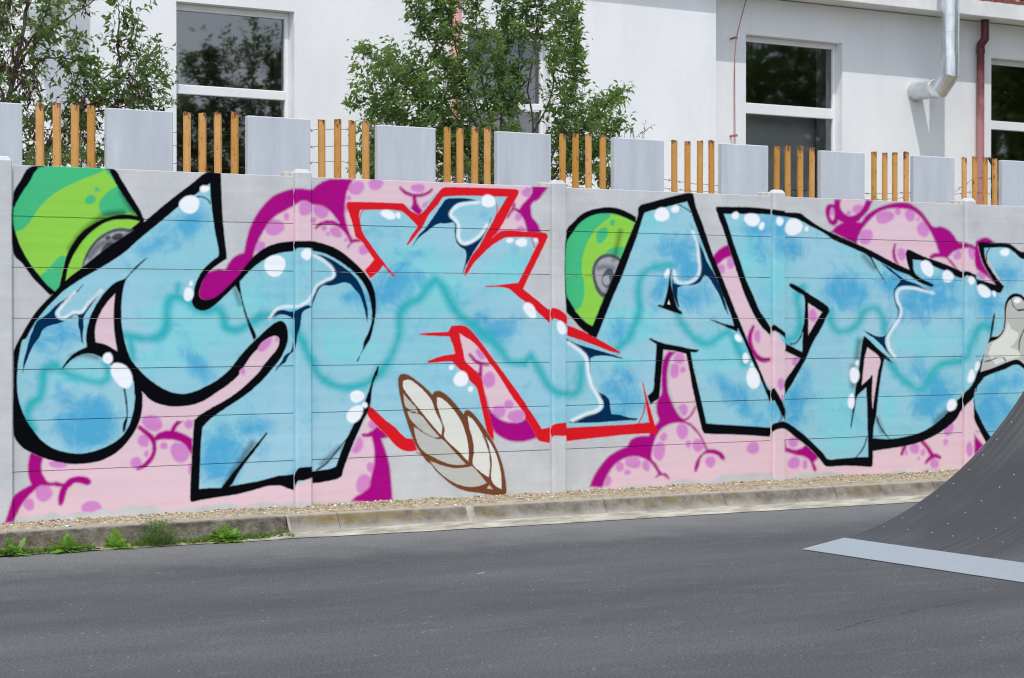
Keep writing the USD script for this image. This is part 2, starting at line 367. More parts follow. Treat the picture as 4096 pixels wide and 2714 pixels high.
_ell = [blob(*v) for v in (('D', 848, 425, 17, 46), )]
paint('pink', *_ell)
paint('violet', blob('D', 848, 408, 14, 30))

# ---- green wheels
paint('black', poly('A', [(103, 275), (150, 180), (255, 50), (880, 68), (960, 170), (1040, 300), (1105, 410), (1140, 500), (700, 900), (395, 1066), (330, 1000), (260, 930), (180, 820), (103, 725)]))
paint('mint', poly('A', [(103, 400), (120, 355), (160, 280), (220, 190), (328, 55), (820, 66), (920, 210), (1000, 330), (1075, 440), (1060, 470), (700, 850), (430, 1033), (370, 980), (310, 910), (240, 820), (170, 700), (130, 600), (103, 492)]))
paint('lime', poly('A', [(820, 80), (850, 110), (920, 205), (860, 240), (800, 300), (775, 360), (785, 410), (820, 437), (880, 437), (1000, 417), (1045, 415), (1075, 440), (1100, 480), (650, 850), (490, 985), (470, 960), (520, 760), (480, 752), (400, 830), (340, 890), (312, 908), (240, 820), (165, 690), (130, 600), (123, 565), (180, 545), (240, 480), (290, 400), (370, 310), (450, 250), (560, 190), (680, 140), (780, 100)]))
paint('mint', blob('A', 760, 233, 20, 16), blob('A', 708, 313, 42, 34, -35))
paint('soot', stroke(60, 'A', [(560, 700), (640, 590), (720, 520), (830, 440), (960, 420)]), stroke(50, 'A', [(960, 250), (1010, 340), (1050, 410)]))
paint('black', poly('A', [(462, 1005), (490, 880), (520, 760), (570, 660), (640, 570), (720, 510), (820, 460), (920, 433), (1000, 428), (1060, 438), (1135, 462), (1095, 480), (1050, 470), (980, 465), (900, 470), (820, 495), (740, 545), (670, 610), (610, 690), (560, 780), (530, 860), (508, 965)]))
paint('dgrey', poly('A', [(640, 850), (650, 800), (665, 760), (710, 680), (770, 610), (850, 560), (920, 536), (980, 536), (1030, 548), (1070, 570), (900, 700), (700, 850)]))
paint('lgrey', poly('A', [(660, 840), (670, 790), (685, 760), (720, 700), (770, 640), (840, 592), (900, 568), (960, 562), (1010, 570), (1050, 590), (900, 720), (700, 850)]))
paint('dgrey', blob('A', 920, 603, 45, 26, -10), blob('A', 845, 610, 20, 18), blob('A', 850, 700, 62, 44, -30))
paint('soot', stroke(50, 'A', [(700, 760), (780, 670), (900, 630), (1000, 600)]))
paint('black', poly('C', [(716, 560), (780, 480), (840, 425), (920, 390), (1010, 374), (1090, 374), (1170, 398), (1262, 447), (1260, 700), (1050, 1250), (905, 1375), (830, 1320), (760, 1240), (716, 1185)]))
paint('mint', poly('C', [(716, 660), (760, 580), (820, 500), (890, 450), (960, 425), (1060, 420), (1120, 432), (1180, 455), (1255, 492), (1150, 900), (935, 1312), (870, 1275), (800, 1200), (750, 1120), (716, 1050)]))
paint('lime', poly('C', [(1062, 428), (1120, 435), (1255, 492), (1150, 900), (940, 1308), (870, 1272), (785, 1185), (830, 1150), (855, 1060), (855, 970), (838, 880), (840, 790), (860, 700), (890, 630), (950, 540), (1030, 470), (1060, 445)]))
paint('mint', blob('C', 1078, 492, 20, 26, 20), blob('C', 995, 590, 42, 66, 22), poly('C', [(1018, 742), (1050, 702), (1110, 685), (1170, 684), (1145, 775), (1080, 742)]))
paint('dgrey', poly('C', [(1000, 745), (1060, 737), (1110, 753), (1150, 790), (1120, 950), (1032, 1088), (985, 1070), (945, 1010), (922, 930), (918, 860), (945, 790)]))
paint('lgrey', poly('C', [(1000, 775), (1060, 764), (1100, 775), (1140, 810), (1100, 950), (1040, 1056), (1000, 1035), (965, 985), (945, 915), (945, 850), (970, 800)]))
paint('dgrey', blob('C', 1045, 930, 52, 72, 8))
paint('lgrey', blob('C', 1030, 945, 28, 40, 0))
paint('soot', stroke(34, 'C', [(970, 850), (1010, 840), (1080, 850)]), stroke(30, 'C', [(1140, 560), (1090, 780)]), stroke(26, 'C', [(1050, 1000), (1000, 1180)]))

# ---- blue letters
S_LEFT = [(1620, 99), (1500, 190), (1380, 280), (1250, 385), (1130, 487), (1020, 570), (880, 660), (760, 750), (640, 848), (510, 950), (395, 1070), (300, 1170), (230, 1270), (160, 1390), (108, 1490)]
BULB = [(105, 215), (105, 400), (105, 850), (130, 910), (180, 965), (260, 1010), (340, 1045), (430, 1070), (540, 1090), (620, 1092), (760, 1075), (860, 1035), (940, 980), (1020, 890), (1080, 790), (1110, 690), (1118, 590), (1112, 523)]
PILL_UP = [(1180, 590), (1240, 618), (1330, 640), (1420, 640), (1500, 630), (1600, 595), (1700, 530), (1800, 460), (1870, 395), (1930, 300), (1980, 230), (2030, 180), (2080, 130), (2120, 97)]
PILL_END = [(2160, 88), (2187, 105), (2188, 140)]
PILL_LO = [(2170, 190), (2130, 240), (2080, 300), (2030, 370), (1960, 440), (1870, 520), (1770, 590), (1660, 650), (1560, 710)]
NOTCH = [(1700, 828), (1650, 868), (1600, 930), (1572, 1000), (1562, 1050), (1570, 1080), (1600, 1097), (1650, 1092), (1700, 1070), (1780, 1000), (1870, 905), (1975, 772), (2070, 695), (2170, 655), (2300, 637)]
paint('blue',
      poly('A', S_LEFT, 'a', BULB + PILL_UP + PILL_END + PILL_LO, 'a', [(1525, 742), (1512, 900), (1500, 1100), (1492, 1340), (1560, 1340), (1880, 1300), (2250, 1230)], 'b', [(560, 1240), (690, 1200), (905, 1185), (960, 1040), (1050, 830), (1130, 660), (1208, 330), (1100, 300), (1035, 285)],
           'B', [(1085, 1500), (1140, 1400), (1165, 1300), (1180, 1200), (1183, 1110), (1170, 1020), (1140, 950), (1090, 880), (1020, 810), (940, 740), (850, 685), (760, 655), (683, 640), (540, 637)], 'A', NOTCH[::-1], 'A', [(1770, 770), (1745, 430), (1730, 200), (1725, 99)]),
      poly('B', [(955, 340), (1400, 348), (1515, 440), (1710, 228), (2295, 240), (2110, 600), (2200, 565), (2352, 570)], 'C', [(560, 590), (362, 1000), (590, 1180), (720, 1240), (720, 1270), (900, 1390), (1130, 1515)], 'c', [(1320, 460), (1420, 850), (720, 870), (585, 890), (500, 890), (200, 390)], 'b', [(2000, 140), (1840, 20), (1770, 60), (1800, 250), (1980, 510), (2040, 700), (2105, 905), (1480, 985), (1420, 885), (1130, 650), (1205, 322), (1035, 285)], 'B', [(1140, 1400), (1183, 1110), (1140, 950), (1240, 830), (1060, 600)]),
      poly('C', [(1310, 385), (1660, 290), (1710, 330), (1830, 640), (2000, 1080), (2150, 1450)], 'c', [(2240, 380), (2320, 540), (2320, 840), (1800, 820), (1670, 225), (1440, 140), (1430, 560), (1365, 600), (1335, 560)], 'C', [(1130, 1560), (900, 1490), (715, 1420), (715, 1400), (925, 1388), (1000, 1230), (1095, 990), (1160, 810), (1225, 640), (1280, 500)]),
      poly('d', [(330, 580), (395, 585), (465, 710), (460, 745), (430, 785), (330, 830)]),
      poly('C', [(1910, 395), (2320, 405)], 'D', [(478, 420), (600, 440), (1130, 730), (1450, 885), (1435, 725), (1868, 900), (1975, 925), (2010, 960)], 'd', [(2010, 350), (1965, 450), (1855, 590), (1650, 825), (1450, 915), (1168, 945), (1150, 1080), (810, 1080), (760, 1020), (690, 935), (590, 850), (478, 780), (478, 520), (600, 300), (570, 190), (478, 155)], 'D', [(392, 1310), (340, 1345)], 'C', [(2250, 1270), (2100, 900)]),
      poly('D', [(1970, 900), (2170, 1030), (2195, 993), (2020, 690), (2220, 675), (2340, 755), (2480, 700), (2480, 1100), (2300, 1060), (2200, 1150), (2190, 1330), (2090, 1400)], 'd', [(2000, 370), (1965, 450), (1900, 500), (1900, 300)]),
      poly('d', [(1960, 470), (2030, 415), (2290, 305), (2480, 380), (2480, 820), (2150, 860), (2080, 890), (1960, 640)]))
LAY['blue'] = LAY['blue'].buffer(3).buffer(-3)
# clouds and veins inside the blue
paint('cloud', poly('A', [(1420, 420), (1560, 390), (1600, 440), (1560, 560), (1400, 700), (1310, 720), (1400, 600), (1250, 700), (1120, 745), (1090, 700), (1200, 600), (1320, 480)]), blob('A', 430, 1390, 190, 80, -20), blob('a', 440, 20, 170, 50, -10), blob('a', 700, 780, 240, 210), poly('a', [(440, 470), (560, 560), (600, 640), (480, 620)]), blob('a', 1560, 330, 190, 40, 35), blob('a', 1740, 1020, 170, 230), blob('a', 2000, 800, 150, 60, -10), blob('a', 2050, 1000, 50, 60),
      blob('B', 1040, 1090, 140, 60, 10), poly('B', [(1150, 1000), (1260, 850), (1340, 740), (1330, 830), (1500, 760), (1400, 850), (1560, 900), (1450, 1050), (1300, 1150), (1180, 1200)]), blob('B', 2110, 1340, 190, 70, -25), blob('B', 2000, 1250, 80, 40, -25), blob('C', 200, 1370, 140, 60, -25), blob('C', 1570, 700, 200, 110, 0), blob('C', 1640, 820, 130, 120), blob('C', 1720, 1080, 130, 100), blob('C', 1470, 1000, 60, 170, 15), blob('C', 1120, 1350, 70, 40, -50),
      blob('c', 1140, 450, 170, 70, -40), blob('c', 1170, 610, 130, 120), blob('c', 2130, 640, 120, 60, 60), blob('c', 2230, 760, 90, 60), blob('c', 2000, 520, 60, 180, -50), blob('C', 2230, 560, 120, 60), blob('C', 2240, 720, 50, 120),
      blob('D', 430, 560, 60, 180), blob('D', 530, 690, 90, 80), blob('D', 960, 1030, 180, 130), blob('D', 1320, 950, 90, 130, 30), blob('D', 1560, 1110, 240, 130, -10), blob('D', 1700, 980, 140, 90), blob('D', 2080, 1110, 110, 110), blob('D', 2220, 900, 110, 70), blob('D', 1530, 1230, 60, 60),
      blob('d', 560, 640, 100, 190), blob('d', 600, 430, 50, 90, 40), blob('d', 1640, 570, 160, 170), blob('d', 1700, 430, 130, 60, 20), blob('d', 1500, 340, 30, 90, -30), blob('d', 2160, 470, 170, 90, -15), blob('d', 2110, 680, 150, 190), blob('d', 400, 690, 40, 80))
paint('turq', stroke(72, 'A', [(985, 1375), (1060, 1392), (1160, 1402), (1250, 1380), (1300, 1310), (1310, 1200), (1320, 1110), (1370, 1075), (1440, 1092), (1540, 1160), (1620, 1190), (1700, 1170), (1750, 1230), (1770, 1310), (1850, 1335), (1950, 1290), (2050, 1230), (2150, 1215)]), stroke(49, 'A', [(1300, 1150), (1380, 1060), (1400, 980)]), stroke(58, 'A', [(1020, 1400), (1040, 1560)]),
      stroke(75, 'a', [(440, 320), (350, 360), (335, 480), (310, 570), (235, 630), (215, 720), (262, 820)]), stroke(52, 'a', [(400, 310), (470, 345), (560, 392), (650, 425), (750, 452), (830, 430), (848, 370), (820, 300)]),
      stroke(66, 'B', [(560, 1180), (570, 1350), (620, 1450), (670, 1560)]), stroke(66, 'b', [(620, 170), (680, 290), (740, 400), (830, 462), (950, 492), (1080, 470), (1180, 410), (1260, 310), (1330, 190), (1365, 60), (1372, -100)]), stroke(75, 'B', [(1368, 1330), (1375, 1200), (1430, 1130), (1520, 1090), (1590, 1000), (1650, 940), (1710, 1000), (1760, 1110), (1830, 1210), (1950, 1300), (2090, 1420), (2170, 1500)]), stroke(60, 'b', [(2090, 120), (2165, 200), (2225, 285), (2350, 305)]),
      stroke(63, 'c', [(380, 300), (440, 250), (480, 310), (540, 420), (590, 490), (650, 530), (780, 540), (822, 470), (832, 320)]), stroke(60, 'C', [(1110, 1490), (1200, 1400), (1260, 1270), (1290, 1180), (1282, 1060), (1292, 950), (1350, 870), (1450, 830), (1530, 825)]),
      stroke(52, 'C', [(1580, 1180), (1610, 1260), (1680, 1360), (1760, 1430), (1840, 1437), (1910, 1390), (1980, 1355), (2040, 1420), (2080, 1500), (2110, 1600)]), stroke(52, 'D', [(620, 1000), (575, 1080), (592, 1180), (600, 1300), (570, 1380), (500, 1415)]),
      stroke(55, 'D', [(820, 1190), (850, 1300), (900, 1345), (980, 1335), (1050, 1290), (1090, 1205), (1150, 1165), (1210, 1178), (1250, 1260), (1258, 1360)]), stroke(60, 'd', [(1300, 300), (1370, 400), (1450, 460), (1520, 505), (1590, 470), (1630, 390), (1680, 322), (1760, 300), (1860, 282), (1905, 240), (1940, 150), (1985, 40)]), stroke(63, 'D', [(1990, 1330), (2030, 1298), (2075, 1312)]), stroke(37, 'd', [(30, 20), (70, 110), (110, 220), (180, 300)]))
paint('aqua', blob('A', 1500, 1280, 420, 180, 10), blob('A', 1950, 1130, 160, 120), blob('a', 640, 380, 260, 90), blob('a', 1350, 250, 260, 150), blob('B', 1500, 800, 300, 120), blob('B', 1650, 1020, 250, 200), blob('B', 900, 1400, 180, 130), blob('b', 1000, 200, 250, 120), blob('C', 300, 900, 260, 180), blob('C', 1400, 520, 120, 130), blob('C', 1250, 1300, 260, 150), blob('c', 1150, 300, 160, 60), blob('c', 1900, 230, 200, 160), blob('C', 2150, 800, 130, 220), blob('D', 420, 900, 90, 200), blob('D', 1600, 1420, 260, 120), blob('d', 900, 700, 150, 300), blob('d', 1300, 650, 70, 130), blob('d', 1550, 160, 230, 90), blob('D', 1100, 1450, 150, 100))

# ---- dark reflections and their white glow
paint('navy',
      poly('A', [(655, 973), (610, 1020), (560, 1060), (480, 1110), (430, 1150), (380, 1200), (330, 1240), (290, 1265), (260, 1330), (230, 1410), (200, 1520)], 'a', [(183, 300), (177, 388), (195, 320)], 'A', [(240, 1500), (265, 1450), (310, 1390), (340, 1330), (380, 1305), (470, 1280), (520, 1258), (460, 1248), (436, 1230), (434, 1195), (470, 1150), (540, 1100), (600, 1050)]),
      poly('A', [(806, 1014), (740, 1065), (690, 1130), (660, 1190), (620, 1212), (560, 1205), (520, 1245), (560, 1240), (580, 1212), (612, 1225), (616, 1245), (612, 1290), (625, 1340), (640, 1430), (653, 1446), (648, 1380), (655, 1310), (655, 1240), (700, 1165), (760, 1080)]),
      poly('B', [(685, 735), (760, 748), (850, 790), (940, 850), (1010, 910), (1060, 980), (1092, 1060), (1112, 1140), (1121, 1200), (1115, 1273), (1108, 1240), (1090, 1160), (1055, 1060), (1020, 1020), (980, 975), (930, 962), (880, 977), (820, 987), (770, 987), (740, 1012), (715, 1060), (684, 1145), (684, 1110), (700, 1040), (730, 985), (770, 960), (840, 940), (872, 905), (850, 860), (800, 800), (750, 762)]),
      poly('B', [(338, 1260), (370, 1208), (440, 1176), (530, 1190), (600, 1158), (645, 1138), (684, 1154), (612, 1192), (596, 1260), (588, 1310), (575, 1355), (545, 1400), (540, 1310), (535, 1252), (490, 1222), (440, 1212), (390, 1228)]),
      poly('B', [(536, 1370), (572, 1358), (545, 1490), (500, 1535), (484, 1568)], 'b', [(470, 300), (440, 315), (398, 364), (400, 348), (440, 290), (470, 240), (515, 205), (535, 130)]),
      poly('B', [(1463, 688), (1520, 590), (1560, 550), (1640, 440), (1700, 350), (1735, 310), (1800, 301), (1900, 303), (1994, 322), (1900, 332), (1820, 342), (1780, 380), (1757, 430), (1780, 470), (1820, 500), (1812, 560), (1817, 620), (1850, 660), (1900, 667), (1960, 640), (2010, 600), (2060, 520), (2086, 445), (2080, 480), (2040, 575), (2000, 645), (1950, 720), (1920, 780), (1890, 830), (1861, 899), (1880, 820), (1892, 760), (1885, 710), (1840, 680), (1812, 640), (1800, 560), (1803, 510), (1785, 490), (1730, 500), (1680, 500), (1630, 525), (1570, 572), (1520, 612)]),
      poly('c', [(718, 108), (800, 150), (900, 180), (1000, 210), (1100, 240), (1162, 263), (1140, 266), (1050, 245), (950, 245), (905, 262), (905, 380), (920, 450), (960, 520), (1030, 560), (1055, 600), (1060, 650), (1070, 700), (1140, 708), (1200, 725), (1274, 735), (1265, 747), (1180, 750), (1080, 757), (950, 767), (740, 770), (738, 762), (830, 730), (880, 705), (960, 690), (1005, 650), (1005, 600), (970, 560), (930, 480), (903, 380), (890, 280), (870, 230), (800, 180), (718, 124)]),
      poly('C', [(1688, 492), (1715, 558), (1740, 620), (1790, 720), (1820, 800), (1880, 900), (1930, 1010), (1960, 1110), (1988, 1220), (1960, 1172), (1920, 1072), (1880, 1000), (1830, 922), (1800, 905), (1760, 962), (1700, 983), (1640, 983), (1590, 1003), (1588, 1080), (1602, 1152), (1590, 1158), (1560, 1080), (1545, 1000), (1545, 920), (1562, 970), (1620, 980), (1700, 968), (1750, 930), (1770, 880), (1767, 800), (1757, 700), (1735, 620), (1710, 553)]),
      poly('D', [(1230, 813), (1290, 840), (1350, 890), (1420, 940), (1500, 970), (1560, 1000), (1645, 1046), (1560, 1020), (1500, 995), (1420, 987), (1370, 997), (1345, 1022), (1339, 1070), (1352, 1120), (1378, 1170), (1370, 1220), (1330, 1280), (1300, 1340), (1272, 1380), (1262, 1420), (1277, 1480), (1300, 1520), (1334, 1556), (1290, 1522), (1240, 1462), (1180, 1402), (1130, 1370), (1092, 1336), (1140, 1357), (1190, 1381), (1250, 1384), (1280, 1360), (1310, 1310), (1350, 1250), (1366, 1190), (1345, 1130), (1331, 1080), (1334, 1020), (1360, 980), (1385, 945), (1350, 910), (1300, 872)]))
GL = [(26, 'A', [(590, 1040), (500, 1130), (448, 1200), (480, 1240), (540, 1222), (580, 1195), (640, 1190), (690, 1130), (795, 1025)]),
      (26, 'B', [(350, 1245), (400, 1175), (480, 1150), (560, 1150), (640, 1115), (690, 1050), (720, 990), (790, 945), (850, 910), (838, 850), (770, 790), (700, 750)]),
      (28, 'B', [(1985, 332), (1850, 352), (1790, 390), (1770, 430), (1805, 470), (1835, 530), (1830, 600), (1865, 655), (1930, 640), (2000, 590), (2055, 510)]),
      (34, 'c', [(735, 140), (830, 210), (875, 270), (888, 380), (918, 480), (965, 560), (985, 640), (935, 680), (870, 700), (765, 750)]),
      (22, 'C', [(1708, 560), (1740, 650), (1752, 750), (1760, 860), (1738, 920), (1680, 960), (1600, 962), (1572, 930), (1562, 870)]),
      (22, 'D', [(1640, 1045), (1500, 1010), (1395, 1008), (1358, 1040), (1360, 1100), (1388, 1170), (1378, 1240), (1325, 1320), (1285, 1395), (1295, 1470), (1340, 1545)])]
paint('glow', *[stroke(w * .72, k, p) for w, k, p in GL])
paint('soot', stroke(50, 'a', [(1780, 1250), (1850, 1130), (1980, 930)]), stroke(40, 'D', [(1040, 1560), (1060, 1420)]), stroke(34, 'D', [(1100, 760), (1180, 850)]), stroke(40, 'd', [(1660, 760), (1790, 640)]), stroke(34, 'b', [(760, 1090), (900, 960)]), stroke(34, 'a', [(560, 250), (650, 232), (760, 255)]), stroke(40, 'd', [(1010, 480), (1010, 330)]), stroke(28, 'd', [(1200, 740), (1240, 840)]), stroke(30, 'A', [(1840, 1010), (1880, 1130)]))

# ---- red outline of the second letter
paint('red',
      poly('B', [(950, 345), (960, 330), (1395, 342), (1410, 352), (1450, 395), (1515, 432), (1560, 400), (1690, 235), (1720, 217), (1850, 216), (2280, 230), (2303, 242), (2302, 266), (2240, 380), (2190, 480), (2130, 575), (2092, 614), (2180, 555), (2352, 563)], 'C', [(545, 572), (568, 588), (567, 615), (480, 800), (430, 900), (378, 1012), (430, 1055), (500, 1110), (578, 1172), (622, 1160), (715, 1220), (722, 1296), (800, 1325), (900, 1370), (1010, 1430), (1080, 1470), (1140, 1508), (1130, 1519), (1060, 1502), (1010, 1483), (900, 1440), (800, 1405), (722, 1380), (715, 1295), (622, 1241), (585, 1282), (500, 1202), (430, 1140), (340, 1075), (260, 1010), (170, 998), (80, 1000), (78, 988), (180, 982), (260, 972), (338, 965), (375, 890), (430, 780), (500, 640), (462, 612), (240, 610), (220, 618), (150, 660), (90, 710), (40, 762), (0, 800)],
           'B', [(1920, 860), (1886, 910), (1872, 906), (1880, 870), (1930, 760), (1990, 680), (2040, 590), (2090, 500), (2140, 410), (2212, 290), (1725, 290), (1670, 350), (1600, 430), (1548, 528), (1500, 590), (1432, 674), (1423, 662), (1470, 580), (1512, 522), (1440, 450), (1370, 400), (1060, 393), (1050, 440), (1060, 490), (1085, 580), (1140, 660), (1200, 745), (1240, 795), (1290, 860), (1337, 912), (1325, 923), (1280, 880), (1240, 828), (1210, 870), (1140, 932), (1095, 865), (1130, 830), (1168, 782), (1120, 710), (1070, 640), (1025, 605), (1010, 540), (980, 440)]),
      stroke(9, 'B', [(1085, 396), (1062, 430), (1055, 480)]), stroke(9, 'B', [(2120, 320), (2135, 380), (2120, 450), (2085, 530)]), stroke(9, 'C', [(440, 615), (470, 690)]),
      poly('c', [(1312, 455), (1320, 450), (1335, 520), (1355, 590), (1380, 680), (1410, 780), (1434, 840), (1425, 866), (1390, 855), (1300, 855), (1150, 865), (950, 887), (850, 897), (718, 914), (715, 870), (690, 873), (625, 870), (600, 885), (585, 928), (550, 922), (505, 910), (480, 880), (430, 790), (385, 700), (330, 610), (270, 520), (200, 410), (140, 310), (60, 200), (0, 110)], 'b', [(1880, 5), (1845, 5), (1845, 68), (1960, 150), (2050, 265), (2150, 400), (2250, 560), (2352, 700)], 'c', [(440, 805), (470, 840), (480, 800), (470, 730), (380, 600), (300, 490), (220, 380), (150, 280), (60, 170), (0, 85), (-60, 10), (470, 730), (525, 818), (585, 802), (622, 780), (715, 765), (720, 808), (850, 800), (1000, 792), (1200, 780), (1365, 765), (1350, 690), (1340, 610), (1325, 520)]) if False else
      poly('c', [(1312, 455), (1320, 450), (1335, 520), (1355, 590), (1380, 680), (1410, 780), (1434, 840), (1425, 866), (1390, 855), (1300, 855), (1150, 865), (950, 887), (850, 897), (718, 914), (715, 870), (690, 873), (625, 870), (600, 885), (585, 928), (550, 922), (505, 910), (480, 880), (430, 790), (380, 740), (300, 600), (200, 440), (100, 280), (0, 125), (-60, 40), (0, 85), (60, 170), (150, 280), (220, 380), (300, 490), (380, 600), (470, 730), (525, 818), (585, 802), (622, 780), (715, 765), (720, 808), (850, 800), (1000, 792), (1200, 780), (1365, 765), (1350, 690), (1338, 610), (1322, 520)]),
      stroke(10, 'c', [(1335, 620), (1320, 690), (1285, 770)]),
      poly('b', [(1525, 72), (1545, 66), (1750, 55), (1775, 8), (1875, 8), (1930, 45), (2000, 130), (2090, 250), (2180, 370), (2352, 610), (2400, 700), (2352, 690), (2260, 560), (2150, 400), (2050, 265), (1960, 150), (1838, 68), (1850, 130), (1870, 220), (1885, 285), (1930, 330), (1985, 380), (2012, 420), (2030, 500), (2050, 590), (2080, 690), (2095, 780), (2108, 870), (2105, 908), (2060, 850), (2040, 780), (2020, 690), (2000, 600), (1985, 540), (1970, 490), (1920, 440), (1880, 390), (1800, 310), (1775, 288), (1600, 300), (1583, 294), (1590, 284), (1700, 245), (1805, 228), (1790, 170), (1760, 92), (1600, 86), (1528, 80)]),
      poly('b', [(1115, 700), (1133, 640), (1160, 655), (1250, 740), (1330, 800), (1420, 887), (1475, 892), (1510, 985), (1440, 994), (1390, 982), (1340, 950), (1270, 870), (1190, 790)]))
paint('pink', poly('b', [(1838, 68), (1960, 150), (2050, 268), (2150, 402), (2250, 562), (2352, 705)], 'c', [(395, 742), (360, 760), (300, 768), (220, 752), (150, 705), (105, 640), (70, 500)], 'b', [(2012, 420), (1985, 380), (1930, 330), (1885, 285), (1870, 220), (1850, 130)]))
paint('violet', blob('b', 2000, 232, 48, 24, 55), blob('b', 2070, 432, 50, 64), blob('b', 2148, 680, 52, 52), blob('b', 2225, 625, 36, 37), blob('b', 2285, 715, 72, 46, -10))
paint('magenta', poly('c', [(90, 565), (105, 640), (150, 705), (220, 752), (300, 767), (360, 760), (392, 736), (440, 800), (484, 887), (410, 910), (340, 919), (260, 907), (190, 872), (146, 830), (130, 760), (100, 660)]), stroke(28, 'b', [(1920, 235, 22), (1960, 280, 28), (2010, 305, 30), (2060, 312, 24)]), poly('b', [(1995, 305), (2020, 310), (2016, 425), (1968, 374), (1990, 370)]))

